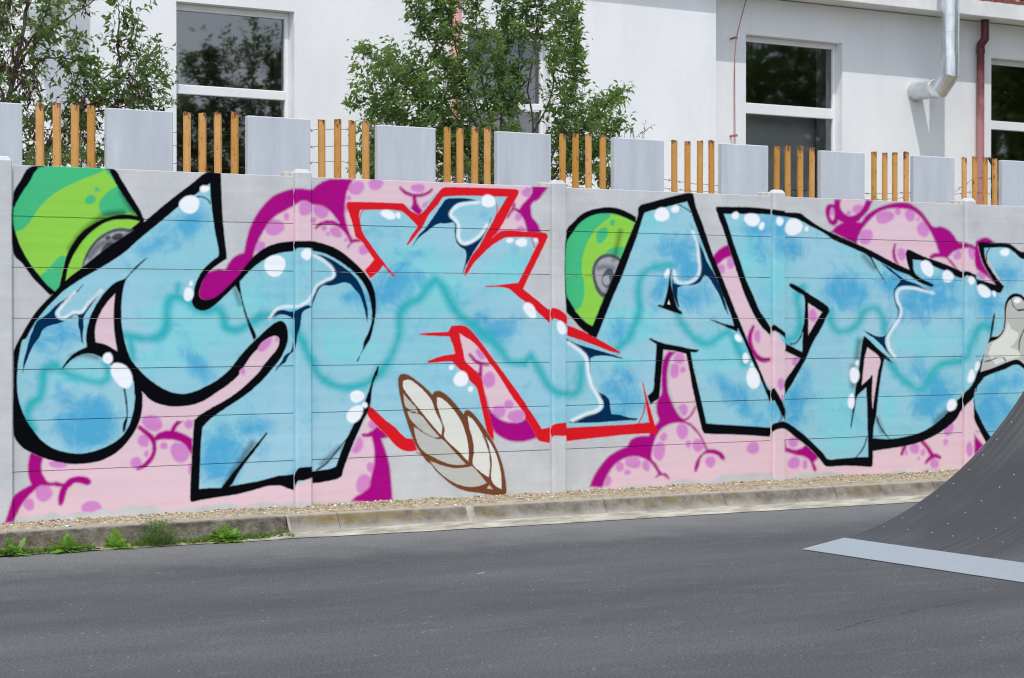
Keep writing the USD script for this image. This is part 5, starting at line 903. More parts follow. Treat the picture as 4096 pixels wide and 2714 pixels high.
def strand(pts, seed):
    r = random.Random(seed)
    P = np.array(pts, float)
    s = np.r_[0, np.cumsum(np.linalg.norm(np.diff(P, axis=0), axis=1))]
    t = np.arange(0, s[-1], .05)
    Q = np.c_[[np.interp(t, s, P[:, k]) for k in range(3)]].T
    Q[:, 2] += .006 * np.sin(t * 9 + seed) + np.array([r.uniform(-.004, .004) for _ in t])
    b_ = MB().tube(Q, .0019, 4)
    for i in range(2, len(Q) - 1, 2):
        c = Q[i]
        for _ in range(3):
            d = np.array([r.uniform(-1, 1), r.uniform(-.6, .6), r.uniform(-1, 1)])
            d *= .016 / np.linalg.norm(d)
            b_.tube([c - d, c + d], .0013, 3, caps=False)
    return b_


wire = thing('barbed_wire', 'thin rusty barbed wire strung in three lines between the ochre pickets', 'barbed wire')
for s_, zs in enumerate([[(-1.5, 2.70), (.38, 2.693), (.75, 2.70), (1.35, 2.71), (1.8, 2.73), (2.5, 2.797), (2.85, 2.80), (3.4, 2.79), (3.9, 2.72), (4.5, 2.60), (5.6, 2.535), (6.6, 2.50), (7.7, 2.497), (8.1, 2.53), (8.6, 2.50), (8.93, 2.675), (9.5, 2.69), (11, 2.69)],
                         [(-1.5, 2.60), (.38, 2.61), (1.35, 2.62), (1.8, 2.64), (2.5, 2.67), (2.85, 2.68), (3.4, 2.66), (4.5, 2.54), (5.6, 2.47), (6.6, 2.45), (7.7, 2.45), (8.93, 2.55), (11, 2.55)],
                         [(-1.5, 2.47), (.38, 2.486), (1.35, 2.50), (1.8, 2.48), (2.5, 2.555), (2.85, 2.57), (3.4, 2.56), (4.5, 2.46), (5.6, 2.40), (7.7, 2.38), (11, 2.38)]]):
    strand([(x, .672, z) for x, z in zs], s_ + 1).build('strand', M['rust'], wire)

# ------------------------------------------------------------------ the white building
YL, YR, XE, TOP = 5.26, 5.48, 9.606, 5.052
house = thing('white_building', 'white rendered single storey building with large windows behind the fence', 'building')
WIN = {'l': [(3.267, 4.482, 4.393, 3.545, 3.633), (6.425, 7.426, 4.393, 3.585, 3.675)], 'r': [(10.201, 11.629, 4.633, 3.757, 3.877), (14.029, 15.45, 4.633, 3.768, 3.875)]}
for side, y0, a, b, ends in (('l', YL, -14.0, XE, TOP), ('r', YR, XE - .35, 22.0, TOP)):
    shp = sbox(a, 0.0, b, ends)
    for w in WIN[side]:
        shp = shp.difference(sbox(w[0], 2.15, w[1], w[2]))
    MB().mesh(panel(shp, y0, y0 + .46)).build('wall', M['render'], house)
    for (wa, wb, wt, t0, t1) in WIN[side]:
        fy0, fy1 = y0 + .115, y0 + .17
        fr_ = MB()
        fr_.box([wa + .002, fy0, 2.152], [wa + .046, fy1, wt - .002], .004)
        fr_.box([wb - .046, fy0, 2.152], [wb - .002, fy1, wt - .002], .004)
        fr_.box([wa + .0465, fy0 + .001, wt - .062], [wb - .0465, fy1 - .001, wt - .002], .004)
        fr_.box([wa + .0465, fy0 + .001, 2.152], [wb - .0465, fy1 - .001, 2.20], .004)
        win = fr_.build('window', M['frame'], house)
        MB().box([wa + .0465, fy0 - .012, t0], [wb - .0465, fy1 - .004, t1], .006).build('transom', M['frame'], win)
        for za, zb in ((2.20, t0), (t1, wt - .062)):
            q = np.array([[wa + .046, fy0 + .03, za], [wb - .046, fy0 + .03, za], [wb - .046, fy0 + .03, zb], [wa + .046, fy0 + .03, zb]])
            MB().add(q, [[0, 1, 2], [0, 2, 3]]).build('pane', M['glass'], win)
        MB().box([wa - .04, y0 - .05, 2.10], [wb + .04, y0 + .11, 2.148], .006).build('sill', M['soffit'], win)
MB().box([9.9, YR + .50, 2.1], [11.9, YR + .52, 3.80]).build('roller_blind', M['blind'], house)
# the room behind the windows
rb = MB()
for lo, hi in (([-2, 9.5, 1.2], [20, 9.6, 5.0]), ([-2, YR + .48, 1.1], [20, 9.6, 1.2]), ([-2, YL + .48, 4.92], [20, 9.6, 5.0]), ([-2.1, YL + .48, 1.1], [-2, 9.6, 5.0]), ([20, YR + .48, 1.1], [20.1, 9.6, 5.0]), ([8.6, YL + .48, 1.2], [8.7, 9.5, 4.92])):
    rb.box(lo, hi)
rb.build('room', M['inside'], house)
MB().box([-14.5, YR - .337, 5.062], [22.5, YR + 4.5, 5.08]).build('soffit', M['soffit'], house)
MB().box([-14.5, YR - .345, 5.056], [22.5, YR - .315, 5.238], .006).build('fascia', M['soffit'], house)
rf = MB()
rv = np.array([[-14.5, YR - .33, 5.245], [22.5, YR - .33, 5.245], [22.5, YR + 4.6, 6.78], [-14.5, YR + 4.6, 6.78]])
rf.add(np.vstack([rv, rv - [0, 0, .03]]), [[0, 1, 2], [0, 2, 3], [4, 6, 5], [4, 7, 6], [0, 4, 5], [0, 5, 1], [3, 2, 6], [3, 6, 7]])
roof = rf.build('roof', M['tile'], house)
for i in range(60):
    xc = 5.0 + .2 * i
    a = np.linspace(0, np.pi, 7)
    prof = np.c_[np.cos(a) * .088, np.sin(a) * .06]
    inner = prof * .86
    for row in range(2):
        ys = np.array([YR - .365, YR + .05]) + row * .38
        zs = 5.262 + (ys - (YR - .36)) * .31 + .014 * (1 - row)
        V = []
        for y_, z_, s_ in ((ys[0], zs[0], 1.0), (ys[1], zs[1], .88)):
            V.append(np.c_[xc + prof[:, 0] * s_, np.full(7, y_), z_ + prof[:, 1]])
            V.append(np.c_[xc + inner[:, 0] * s_, np.full(7, y_), z_ + inner[:, 1]])
        V = np.vstack(V)
        fc = []
        for j in range(6):
            fc += [[j, j + 1, 15 + j], [j, 15 + j, 14 + j], [7 + j, 22 + j, 8 + j], [7 + j, 21 + j, 22 + j], [j, 7 + j, 8 + j], [j, 8 + j, j + 1]]
        if row == 0 or i % 1 == 0:
            MB().add(V, fc).build('tile', M['tile'], roof)


def duct(name, label, X, zf, d, r, ywall, group=None):
    t = thing(name, label, 'duct', (0, 0, 0))
    yv = ywall - d
    ztop = 5.9
    MB().tube([[X, yv, zf + .345], [X, yv, ztop]], r, 28).build('pipe', M['galv'], t, smooth=40)
    for i in range(9):
        z = zf + .44 + i * .192
        if z < ztop:
            rr = r + .0045
            MB().tube([[X, yv, z + .0], [X, yv, z + .004]], rr, 28).build('seam', M['galv'], t, smooth=30)
    MB().tube([[X, yv, zf + .345], [X, yv, zf + .375]], r + .007, 28).build('collar', M['galv'], t, smooth=30)
    q = .155
    MB().tube([[X, yv, zf + .352], [X, yv, zf + q], [X, yv + q, zf], [X, yv + q + .11, zf]], r + .003, 28, caps=False).build('elbow', M['galv'], t)
    MB().tube([[X, yv + q + .09, zf], [X, yv + q + .115, zf]], r + .008, 28).build('collar', M['mastic'], t, smooth=30)
    MB().tube([[X, yv + q + .112, zf], [X, ywall + .01, zf]], r, 28).build('wall_stub', M['zinc'], t, smooth=40)
    MB().tube([[X, ywall - .012, zf], [X, ywall + .002, zf]], r + .016, 28).build('flange', M['mastic'], t, smooth=30)
    return t


duct('ventilation_duct', 'shiny steel air duct bending into the wall beside the dark red downpipe', 12.756, 4.137, .6, .106, YR)
duct('ventilation_duct', 'steel air duct bending into the white wall, half hidden by the brown-leaved tree', 1.93, 4.16, .6, .106, YL)
dp = thing('downpipe', 'dark red downpipe turning dusty pink lower down beside the shiny steel duct', 'downpipe')
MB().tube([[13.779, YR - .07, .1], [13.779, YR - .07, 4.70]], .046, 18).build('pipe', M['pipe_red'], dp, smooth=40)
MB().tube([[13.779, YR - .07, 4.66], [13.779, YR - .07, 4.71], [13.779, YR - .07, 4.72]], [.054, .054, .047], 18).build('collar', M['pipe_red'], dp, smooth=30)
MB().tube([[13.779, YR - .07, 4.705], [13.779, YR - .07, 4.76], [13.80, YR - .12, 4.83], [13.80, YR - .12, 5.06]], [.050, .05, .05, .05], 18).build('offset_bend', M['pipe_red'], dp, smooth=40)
dp2 = thing('downpipe', 'pale pink downpipe on the white wall behind the green tree', 'downpipe')
MB().tube([[6.262, YL - .06, .1], [6.262, YL - .06, 5.06]], .047, 18).build('pipe', M['pipe_pink'], dp2, smooth=40)
for z in (3.1, 4.75):
    MB().tube([[6.262, YL - .06, z], [6.262, YL - .06, z + .03]], .055, 18).build('bracket', M['pipe_pink'], dp2, smooth=30)
rod = thing('conductor_rod', 'thin rusty rod held off the white wall by two small brackets', 'rod')
MB().tube([[10.16, YR - .1, 5.16], [10.124, YR - .1, 5.0], [10.04, YR - .1, 4.75], [9.983, YR - .1, 4.56], [9.960, YR - .1, 4.33], [9.962, YR - .1, 3.9], [9.967, YR - .1, 3.39], [9.97, YR - .1, 1.5]], .006, 8).build('rod', M['cable'], rod, smooth=40)
for z in (4.563, 3.475):
    MB().tube([[9.975, YR - .115, z], [9.981, YR + .01, z]], .012, 8).box([9.95, YR - .118, z - .013], [9.995, YR - .088, z + .013], .004).build('bracket', M['cable'], rod)
a_, b_ = at(3955, 632, 1, 1.4), at(4016, 745, 1, 1.4)
MB().tube([a_, (a_ + b_) / 2 + [.01, 0, -.012], b_, b_ + [.02, 0, -.5]], .0145, 9).build('rusty_bar', M['rust'], smooth=40, label='bent rust-brown bar behind the ochre pickets at the right', cat='bar')

# ------------------------------------------------------------------ quarter pipe
RR, RX, YN, YF, ZT = 2.8, 3.945, -6.28, -2.682, 1.85
ramp = thing('quarter_pipe', 'dark grey skate ramp curving up in front of the painted wall', 'skate ramp')


def arc(s):
    return RX + RR * np.sin(s / RR), RR - RR * np.cos(s / RR)


smax = RR * math.acos(1 - ZT / RR)
ss = np.linspace(.50, smax, 60)
ax, az = arc(ss)
nx, nz = -np.sin(ss / RR), np.cos(ss / RR)
ysec = [YN, -5.06, -3.84, YF]
for k in range(3):
    a, b = ysec[k] + (.0012 if k else 0), ysec[k + 1] - (.0012 if k < 2 else 0)
    sec = np.vstack([np.c_[ax, az], np.c_[ax - nx * .012, az - nz * .012][::-1]])
    V = np.vstack([np.c_[sec[:, 0], np.full(len(sec), a), sec[:, 1]], np.c_[sec[:, 0], np.full(len(sec), b), sec[:, 1]]])
    n = len(sec)
    h = len(ax)
    fc = []
    for i in range(n):
        j = (i + 1) % n
        fc += [[i, n + i, n + j], [i, n + j, j]]
    for i in range(h - 1):
        fc += [[i, i + 1, n - 1 - i], [i + 1, n - 2 - i, n - 1 - i], [n + i, 2 * n - 1 - i, n + i + 1], [n + i + 1, 2 * n - 1 - i, 2 * n - 2 - i]]
    MB().add(V, np.array(fc)).build('riding_surface', M['ramp'], ramp)
side_out = [(arc(s)[0] - .0 + .013 * math.sin(s / RR), arc(s)[1] - .013 * math.cos(s / RR)) for s in np.linspace(.56, smax, 30)]
xtop = side_out[-1][0]
side_poly = Polygon(side_out + [(xtop + 1.2, ZT - .03), (xtop + 1.2, .003), (side_out[0][0] + .02, .003)])
for y_ in (YN + .02, (YN + YF) / 2, YF - .055):
    MB().mesh(panel(side_poly, y_, y_ + .03)).build('side_panel', M['ramp_side'], ramp)
MB().box([xtop + .03, YN, ZT - .025], [xtop + 1.22, YF, ZT], .003).build('deck', M['ramp'], ramp)
MB().tube([[xtop + .0, YN, ZT + .01], [xtop, YF, ZT + .01]], .025, 14).build('coping', M['galv'], ramp, smooth=40)
yb = [YN, -3.80, -3.45, YF]
for a, b in zip(yb[:-1], yb[1:]):
    P0, P1 = np.array([4.118, .0035]), np.array([4.462, .0515])
    u = (P1 - P0) / np.linalg.norm(P1 - P0)
    nn = np.array([-u[1], u[0]])
    q = [P0, P1, P1 + nn * .004, P0 + nn * .002]
    V = np.array([[p[0], y, p[1]] for y in (a + (.0007 if a != YN else 0), b - (.0007 if b != YF else 0)) for p in q])
    MB().add(V, [[0, 1, 2], [0, 2, 3], [4, 6, 5], [4, 7, 6], [0, 4, 5], [0, 5, 1], [1, 5, 6], [1, 6, 2], [2, 6, 7], [2, 7, 3], [3, 7, 4], [3, 4, 0]]).build('steel_plate', M['plate'], ramp)
rows = [.535, .805, .965, 1.12, 1.29, 1.45, 1.60, 1.77, 1.93, 2.09]
for i, s in enumerate(rows):
    for j in range(16):
        y_ = -2.755 - .2035 * j
        if j % 2 and i > 1:
            continue
        if y_ < -6.2:
            continue
        r = random.Random(i * 40 + j)
        s2, y2 = s + r.uniform(-.008, .008), y_ + r.uniform(-.012, .012)
        X_, Z_ = arc(s2)
        n_ = np.array([-math.sin(s2 / RR), 0, math.cos(s2 / RR)])
        MB().tube([np.array([X_, y2, Z_]) - n_ * .002, np.array([X_, y2, Z_]) + n_ * .0012], .0048, 8).build('screw', M['screw'], ramp)


def ribbon(pts, w, name, mt):
    P = np.array([at(x, y, 2, .003)[:2] for x, y in pts])
    t = np.linspace(0, 1, 40)
    Q = np.c_[np.interp(t, np.linspace(0, 1, len(P)), P[:, 0]), np.interp(t, np.linspace(0, 1, len(P)), P[:, 1])]
    for _ in range(4):
        Q[1:-1] = (Q[:-2] + 2 * Q[1:-1] + Q[2:]) / 4
    d = np.gradient(Q, axis=0)
    s = np.c_[-d[:, 1], d[:, 0]] / np.linalg.norm(d, axis=1, keepdims=True) * (w * np.sin(np.pi * (t * .96 + .02)) ** .5)[:, None]
    V = np.stack([np.c_[Q - s, np.full(40, .003)], np.c_[Q + s, np.full(40, .003)]], 1).reshape(-1, 3)
    fc = []
    for i in range(39):
        fc += [[2 * i, 2 * i + 1, 2 * i + 3], [2 * i, 2 * i + 3, 2 * i + 2]]
    MB().add(V, fc).build(name, mt, '/World/road')


ribbon([(3270, 2545), (3480, 2480), (3700, 2435), (3900, 2400)], .009, 'tyre_mark', M['skid'])
ribbon([(900, 2740), (1300, 2690), (1700, 2655), (2100, 2615)], .012, 'dust_line', M['dust_line'])
ribbon([(1750, 2262), (1850, 2282), (1900, 2294)], .004, 'dust_line', M['dust_line'])
# ------------------------------------------------------------------ trees and weeds
def leaf_template(w=.34, fold=.10, bend=.16):
    return np.array([[0, 0, 0], [.42, w / 2, fold], [.42, -w / 2, fold], [.45, 0, 0.02], [1, 0, -bend]]), np.array([[0, 3, 1], [0, 2, 3], [1, 3, 4], [3, 2, 4]])


def leaves(P, D, size, rng, w=.34, roll=.8):
    """one small folded leaf at each P, pointing along D"""
    T, Fc = leaf_template(w)
    n = len(P)
    D = D / (np.linalg.norm(D, axis=1, keepdims=True) + 1e-9)
    up = np.tile([0, 0, 1.0], (n, 1)) + rng.normal(0, roll, (n, 3))
    s = np.cross(up, D)
    s /= np.linalg.norm(s, axis=1, keepdims=True) + 1e-9
    u = np.cross(D, s)
    L = np.asarray(size)[:, None, None] if np.ndim(size) else size
    V = P[:, None] + L * (T[None, :, 0:1] * D[:, None] + T[None, :, 1:2] * s[:, None] + T[None, :, 2:3] * u[:, None])
    F_ = (Fc[None] + (np.arange(n) * len(T))[:, None, None]).reshape(-1, 3)
    return V.reshape(-1, 3), F_


def sprigs(P, dirs, rng, n=8, length=.16, size=.042, droop=.35, w=.34):
    """twigs with leaves on both sides; returns leaf points, leaf directions, sizes and the twigs"""
    LP, LD, LS, TW = [], [], [], []
    for p, d in zip(P, dirs):
        d = d / np.linalg.norm(d)
        L = length * rng.uniform(.6, 1.3)
        k = max(3, int(n * rng.uniform(.7, 1.3)))
        t = np.linspace(.12, 1, k)
        curve = p + d * (t[:, None] * L) + np.array([0, 0, -.12 * L]) * (t[:, None] ** 2)
        side = np.cross(d, rng.normal(0, 1, 3))
        side /= np.linalg.norm(side) + 1e-9
        other = np.cross(d, side)
        ph = rng.uniform(0, 6.28) + np.arange(k) * 2.4
        out = np.cos(ph)[:, None] * side + np.sin(ph)[:, None] * other
        ld = d * rng.uniform(.35, .9) + out * .8 + np.array([0, 0, -droop]) + rng.normal(0, .15, (k, 3))
        LP.append(curve)
        LD.append(ld)
        LS.append(size * rng.uniform(.65, 1.2, k) * (1 - .35 * t))
        TW.append((p, p + d * L * .55 + np.array([0, 0, -.03 * L]), p + d * L + np.array([0, 0, -.12 * L])))
    return np.vstack(LP), np.vstack(LD), np.concatenate(LS), TW


def in_poly(poly_, n, rng):
    x0, y0, x1, y1 = poly_.bounds
    out = np.zeros((0, 2))
    while len(out) < n:
        q = np.c_[rng.uniform(x0, x1, n * 2), rng.uniform(y0, y1, n * 2)]
        out = np.vstack([out, q[shapely.contains_xy(poly_, q[:, 0], q[:, 1])]])
    return out[:n]


def to_plane(q, y):
    """photograph points on the upright planes at depth y (one value a point)"""
    r = FWD + RIGHT * ((q[:, :1] - 2048) / F) + UP * ((1357 - q[:, 1:2]) / F)
    return EYE + r * ((y - EYE[1]) / r[:, 1])[:, None]


# ---- the bushy tree in the middle
rng = np.random.default_rng(21)
YT = 2.95
base = at(2000, 1010, 1, YT)
base[2] = .1
tree = thing('green_tree', 'bushy many-stemmed green tree standing in front of the white building between two windows', 'tree')
stems = [[(2010, 760), (1860, 600), (1640, 480), (1412, 425)], [(2005, 740), (1840, 520), (1600, 330), (1455, 190)], [(2005, 720), (1800, 430), (1640, 300), (1570, 215)], [(2010, 700), (1830, 360), (1700, 130), (1640, 0)], [(2010, 700), (1860, 330), (1790, 60), (1770, -50)],
         [(2015, 700), (1930, 350), (1905, 60), (1900, -230)], [(2020, 690), (2000, 380), (2040, 150), (1995, -20)], [(2025, 690), (2060, 380), (2090, 60), (2120, -60)], [(2140, 540), (2110, 350), (2160, 60), (2230, -250)], [(2030, 690), (2200, 430), (2240, 150), (2285, -170)],
         [(2160, 760), (2250, 520), (2300, 300), (2310, 60)], [(2160, 770), (2300, 560), (2400, 430), (2488, 365)], [(2160, 790), (2330, 640), (2440, 560), (2492, 480)], [(2150, 800), (2260, 650), (2420, 690), (2470, 720)], [(2000, 800), (1800, 640), (1600, 600), (1440, 560)], [(1990, 820), (1750, 760), (1500, 720), (1450, 650)]]
bk_ = MB()
SP, SD = [], []
for i, st in enumerate(stems):
    dy = rng.uniform(-.35, .35)
    q = np.array(st, float)
    y = YT + dy * np.array([.15, .5, .85, 1.0])
    P = to_plane(q, y)
    root = base + [(.0 if q[0, 0] < 2100 else .28) + rng.uniform(-.08, .08), rng.uniform(-.08, .08), 0]
    P = np.vstack([root, P])
    t = np.linspace(0, 1, 22)
    s = np.linspace(0, 1, len(P))
    Q = np.c_[[np.interp(t, s, P[:, k]) for k in range(3)]].T
    for _ in range(2):
        Q[1:-1] = (Q[:-2] + 2 * Q[1:-1] + Q[2:]) / 4
    Q += rng.normal(0, .006, Q.shape)
    bk_.tube(Q, np.linspace(.013, .0018, len(Q)), 6)
    up_ = np.gradient(Q, axis=0)
    for k in range(9, len(Q)):
        for _ in range(5):
            SP.append(Q[k] + rng.normal(0, .022, 3))
            SD.append(up_[k] / np.linalg.norm(up_[k]) * .9 + rng.normal(0, .75, 3) + [0, 0, .25])
bk_.tube([base, base + [0, 0, .7], base + [.02, 0, 1.5]], [.05, .045, .035], 9)
BL_SCALE = .95
BL = [([(1380, 430), (1440, 190), (1480, 190), (1505, 270), (1560, 205), (1615, 270), (1640, 400), (1660, 560), (1560, 580), (1450, 560), (1500, 450)], 120),
      ([(1640, 200), (1700, 90), (1790, 120), (1850, 190), (1900, 90), (1985, 130), (2050, 330), (2070, 560), (1980, 620), (1700, 600), (1580, 590), (1570, 400)], 330),
      ([(1625, 10), (1700, -120), (1800, -170), (1900, -220), (1920, 60), (1830, 130), (1720, 110)], 90),
      ([(2210, -60), (2240, -240), (2300, -110), (2315, 90), (2330, 280), (2270, 320), (2190, 300), (2200, 120)], 120), ([(2000, 30), (2060, -100), (2160, -180), (2190, 0), (2130, 240), (2060, 200)], 60),
      ([(2200, 560), (2240, 330), (2330, 340), (2360, 430), (2490, 360), (2500, 430), (2400, 520), (2450, 540), (2420, 600), (2240, 700)], 150),
      ([(1700, 560), (2060, 540), (2150, 660), (2240, 760), (1990, 800), (1780, 780)], 230),
      ([(1430, 500), (1560, 560), (1640, 720), (1500, 730), (1420, 640)], 40),
      ([(2240, 600), (2440, 560), (2470, 720), (2260, 760)], 60)]
for pts, n in BL:
    q = in_poly(Polygon(pts).buffer(0), int(n * BL_SCALE), rng)
    P = to_plane(q, YT + rng.normal(0, .26, len(q)))
    SP += list(P)
    away = P - (base + [0, 0, 1.6])
    away /= np.linalg.norm(away, axis=1, keepdims=True)
    SD += list(away + rng.normal(0, .5, P.shape) + [0, 0, .3])
LP, LD, LS, TW = sprigs(np.array(SP), np.array(SD), rng, n=10, length=.18, size=.084)
OUTLINE = unary_union([Polygon(q_).buffer(0) for q_ in (
    [(1405, 430), (1445, 395), (1455, 300), (1440, 190), (1475, 180), (1505, 270), (1560, 200), (1600, 250), (1630, 330), (1640, 180), (1625, 10), (1680, -50), (1780, -60), (1870, -60), (1890, -200), (1960, -240), (2010, -170), (2050, -50), (2120, -60), (2160, -150), (2230, -240), (2300, -110), (2315, 90), (2325, 280), (2310, 350), (2350, 430), (2400, 375), (2485, 360), (2495, 410), (2440, 470), (2495, 480), (2440, 520), (2380, 540), (2440, 570), (2430, 600), (2330, 640), (2470, 700), (2430, 800), (1500, 800), (1430, 640), (1450, 560), (1490, 520), (1450, 460)],)])
PANE = Polygon([(2060, 130), (2190, 200), (2200, 400), (2180, 560), (2075, 560), (2085, 380)])
lpx = project(LP + LD / np.linalg.norm(LD, axis=1, keepdims=True) * LS[:, None] * .5)
shapely.prepare(OUTLINE)
lev = rng.integers(0, 5, len(LP) // 4 + 2)[np.arange(len(LP)) // 4]
keep = np.zeros(len(LP), bool)
for k_, b_ in enumerate((-6, 6, 18, 34, 60)):
    g_ = OUTLINE.buffer(b_)
    shapely.prepare(g_)
    s_ = lev == k_
    keep[s_] = shapely.contains_xy(g_, lpx[s_, 0], lpx[s_, 1])
keep &= ~(shapely.contains_xy(PANE, lpx[:, 0], lpx[:, 1]) & (rng.random(len(LP)) < .6))
LP, LD, LS = LP[keep], LD[keep], LS[keep]
tpx = project(np.array([t_[2] for t_ in TW]))
tin = shapely.contains_xy(OUTLINE.buffer(16), tpx[:, 0], tpx[:, 1])
TW = [t_ for t_, k_ in zip(TW, tin) if k_]
v, f = leaves(LP, LD, LS, rng, w=.46, roll=.55)
young = rng.random(len(LP)) < .07
MB().add(v, f).build('crown', M['leaf'], tree)
for a, b, c in TW:
    bk_.tube([a, b, c], [.0026, .002, .001], 3, caps=False)
bk_.build('trunk', M['bark'], tree)
sel = rng.choice(len(TW), 260, replace=False)
tips = np.array([TW[i][2] for i in sel])
v, f = leaves(np.repeat(tips, 4, 0), rng.normal(0, 1, (len(tips) * 4, 3)) + [0, 0, .6], .022, rng)
MB().add(v, f).build('young_shoots', M['leaf_young'], tree, kind='stuff')

# ---- the thinner tree with withered leaves at the left
rng = np.random.default_rng(8)
YT2 = 1.75
t2 = thing('withering_tree', 'dark tree with withered brown leaves at the left edge beside the white window', 'tree')
br = [[(-10, 700), (30, 410), (75, 250), (95, 100), (112, 0), (125, -120)], [(70, 260), (140, 170), (240, 95), (340, 25), (420, -30), (520, -40)], [(80, 215), (160, 120), (200, 20), (190, -60)], [(40, 380), (170, 229), (290, 240), (390, 265)], [(120, 780), (190, 560), (280, 410), (330, 250)],
      [(180, 600), (260, 500), (330, 400), (400, 320), (480, 270), (545, 160), (555, 60)], [(185, 590), (330, 440), (440, 350), (530, 320), (600, 260), (640, 200)], [(330, 430), (480, 380), (560, 330), (640, 322)], [(250, 470), (400, 440), (520, 420), (650, 430)], [(20, 430), (-20, 250), (10, 80), (20, -60)], [(60, 640), (200, 640), (330, 620), (430, 600)], [(150, 820), (240, 620), (330, 520), (380, 470)], [(480, 270), (470, 180), (478, 60), (470, 0)]]
wb = MB()
SP, SD, DP, DD = [], [], [], []
for i, st in enumerate(br):
    q = np.array(st, float)
    y = YT2 + rng.uniform(-.25, .25) * np.linspace(0, 1, len(q))
    P = to_plane(q, y)
    if i == 0:
        P = np.vstack([[P[0, 0] - .05, YT2, .1], P])
    t = np.linspace(0, 1, 20)
    Q = np.c_[[np.interp(t, np.linspace(0, 1, len(P)), P[:, k]) for k in range(3)]].T
    for _ in range(2):
        Q[1:-1] = (Q[:-2] + 2 * Q[1:-1] + Q[2:]) / 4
    Q += rng.normal(0, .004, Q.shape)
    wb.tube(Q, np.linspace(.024 if i == 0 else .010, .008 if i == 0 else .002, len(Q)), 6)
    up_ = np.gradient(Q, axis=0)
    for k in range(3, len(Q)):
        for _ in range(3 if Q[k, 0] < .35 else (1 + (k % 2))):
            dry = rng.random() < (.30 if Q[k, 2] < 3.6 else .22)
            (DP if dry else SP).append(Q[k] + rng.normal(0, .02, 3))
            (DD if dry else SD).append(up_[k] / np.linalg.norm(up_[k]) * .7 + rng.normal(0, .7, 3) + [0, 0, .15 if not dry else -.3])
for pts, n, dry in ((([(-60, 80), (60, 60), (150, 260), (190, 420), (180, 640), (-60, 640)]), 190, .55), ([(60, -60), (300, -60), (420, -40), (300, 60), (160, 160), (90, 120)], 55, .12), ([(-60, -60), (60, -60), (80, 60), (20, 120), (-60, 120)], 45, .4), ([(180, 420), (330, 300), (500, 300), (640, 320), (630, 430), (520, 430), (330, 470), (230, 560)], 110, .22), ([(230, 160), (330, 90), (350, 230), (290, 420), (220, 400)], 36, .2), ([(470, 150), (560, 130), (600, 240), (500, 330)], 22, .2), ([(100, 560), (380, 520), (420, 690), (110, 690)], 80, .3)):
    q = in_poly(Polygon(pts), int(n * (1.25 if pts[0][0] < 0 else .62)), rng)
    P = to_plane(q, YT2 + rng.normal(0, .22, len(q)))
    for p in P:
        isdry = rng.random() < dry
        (DP if isdry else SP).append(p)
        (DD if isdry else SD).append(np.array([rng.normal(0, .6), rng.normal(0, .6), .4 if not isdry else -.5]))
LP, LD, LS, TW1 = sprigs(np.array(SP), np.array(SD), rng, n=8, length=.16, size=.074, droop=.3, w=.4)
v, f = leaves(LP, LD, LS, rng, w=.46)
MB().add(v, f).build('crown', M['leaf_dark'], t2)
LP, LD, LS, TW2 = sprigs(np.array(DP), np.array(DD), rng, n=9, length=.14, size=.058, droop=.9)
v, f = leaves(LP, LD, LS, rng, w=.34, roll=1.6)
MB().add(v, f).build('withered_leaves', M['leaf_dry'], t2)
q = in_poly(Polygon([(520, 220), (600, 190), (655, 320), (620, 430), (480, 420)]), 60, rng)
P = to_plane(q, YT2 + rng.normal(0, .15, len(q)))
LP, LD, LS, TW3 = sprigs(P, rng.normal(0, .5, P.shape) + [.4, 0, .5], rng, n=13, length=.17, size=.036, droop=.1)
v, f = leaves(LP, LD, LS, rng, w=.36)
MB().add(v, f).build('young_shoots', M['leaf_young'], t2, kind='stuff')
for a, b, c in TW1 + TW2 + TW3:
    wb.tube([a, b, c], [.0024, .0018, .001], 3, caps=False)
wb.build('trunk', M['bark'], t2)


def shrub(name, label, cat, pts, n, y, mtl, size, length, seed, spread=.15, wl=.34):
    r = np.random.default_rng(seed)
    q = in_poly(Polygon(pts), n, r)
    P = to_plane(q, y + r.normal(0, spread, len(q)))
    root = np.array([P[:, 0].mean(), y, .1])
    t = thing(name, label, cat)
    LP, LD, LS, TW = sprigs(P, r.normal(0, .6, P.shape) + [0, 0, .7], r, n=8, length=length, size=size, w=wl)
    v, f = leaves(LP, LD, LS, r, w=wl)
    MB().add(v, f).build('foliage', mtl, t)
    s_ = MB()
    for a, b, c in TW:
        s_.tube([a, b, c], [.0022, .0016, .001], 3, caps=False)
    for i in range(0, len(P), max(1, len(P) // 6)):
        s_.tube([root + [r.uniform(-.05, .05), 0, 0], (root * .4 + P[i] * .6) + r.normal(0, .03, 3), P[i]], [.011, .006, .0024], 5)
    s_.build('stem', M['bark'], t)
    return t


shrub('sapling', 'leafy shoot poking up just above the grey panel right of the green tree', 'sapling', [(2490, 540), (2525, 505), (2580, 530), (2590, 570), (2480, 570)], 9, 1.6, M['leaf_young'], .038, .12, 4, .04)
shrub('bush', 'low green bush seen between the first ochre pickets at the left', 'bush', [(90, 610), (330, 600), (410, 650), (400, 700), (90, 700)], 60, 1.3, M['leaf_young'], .04, .13, 5)
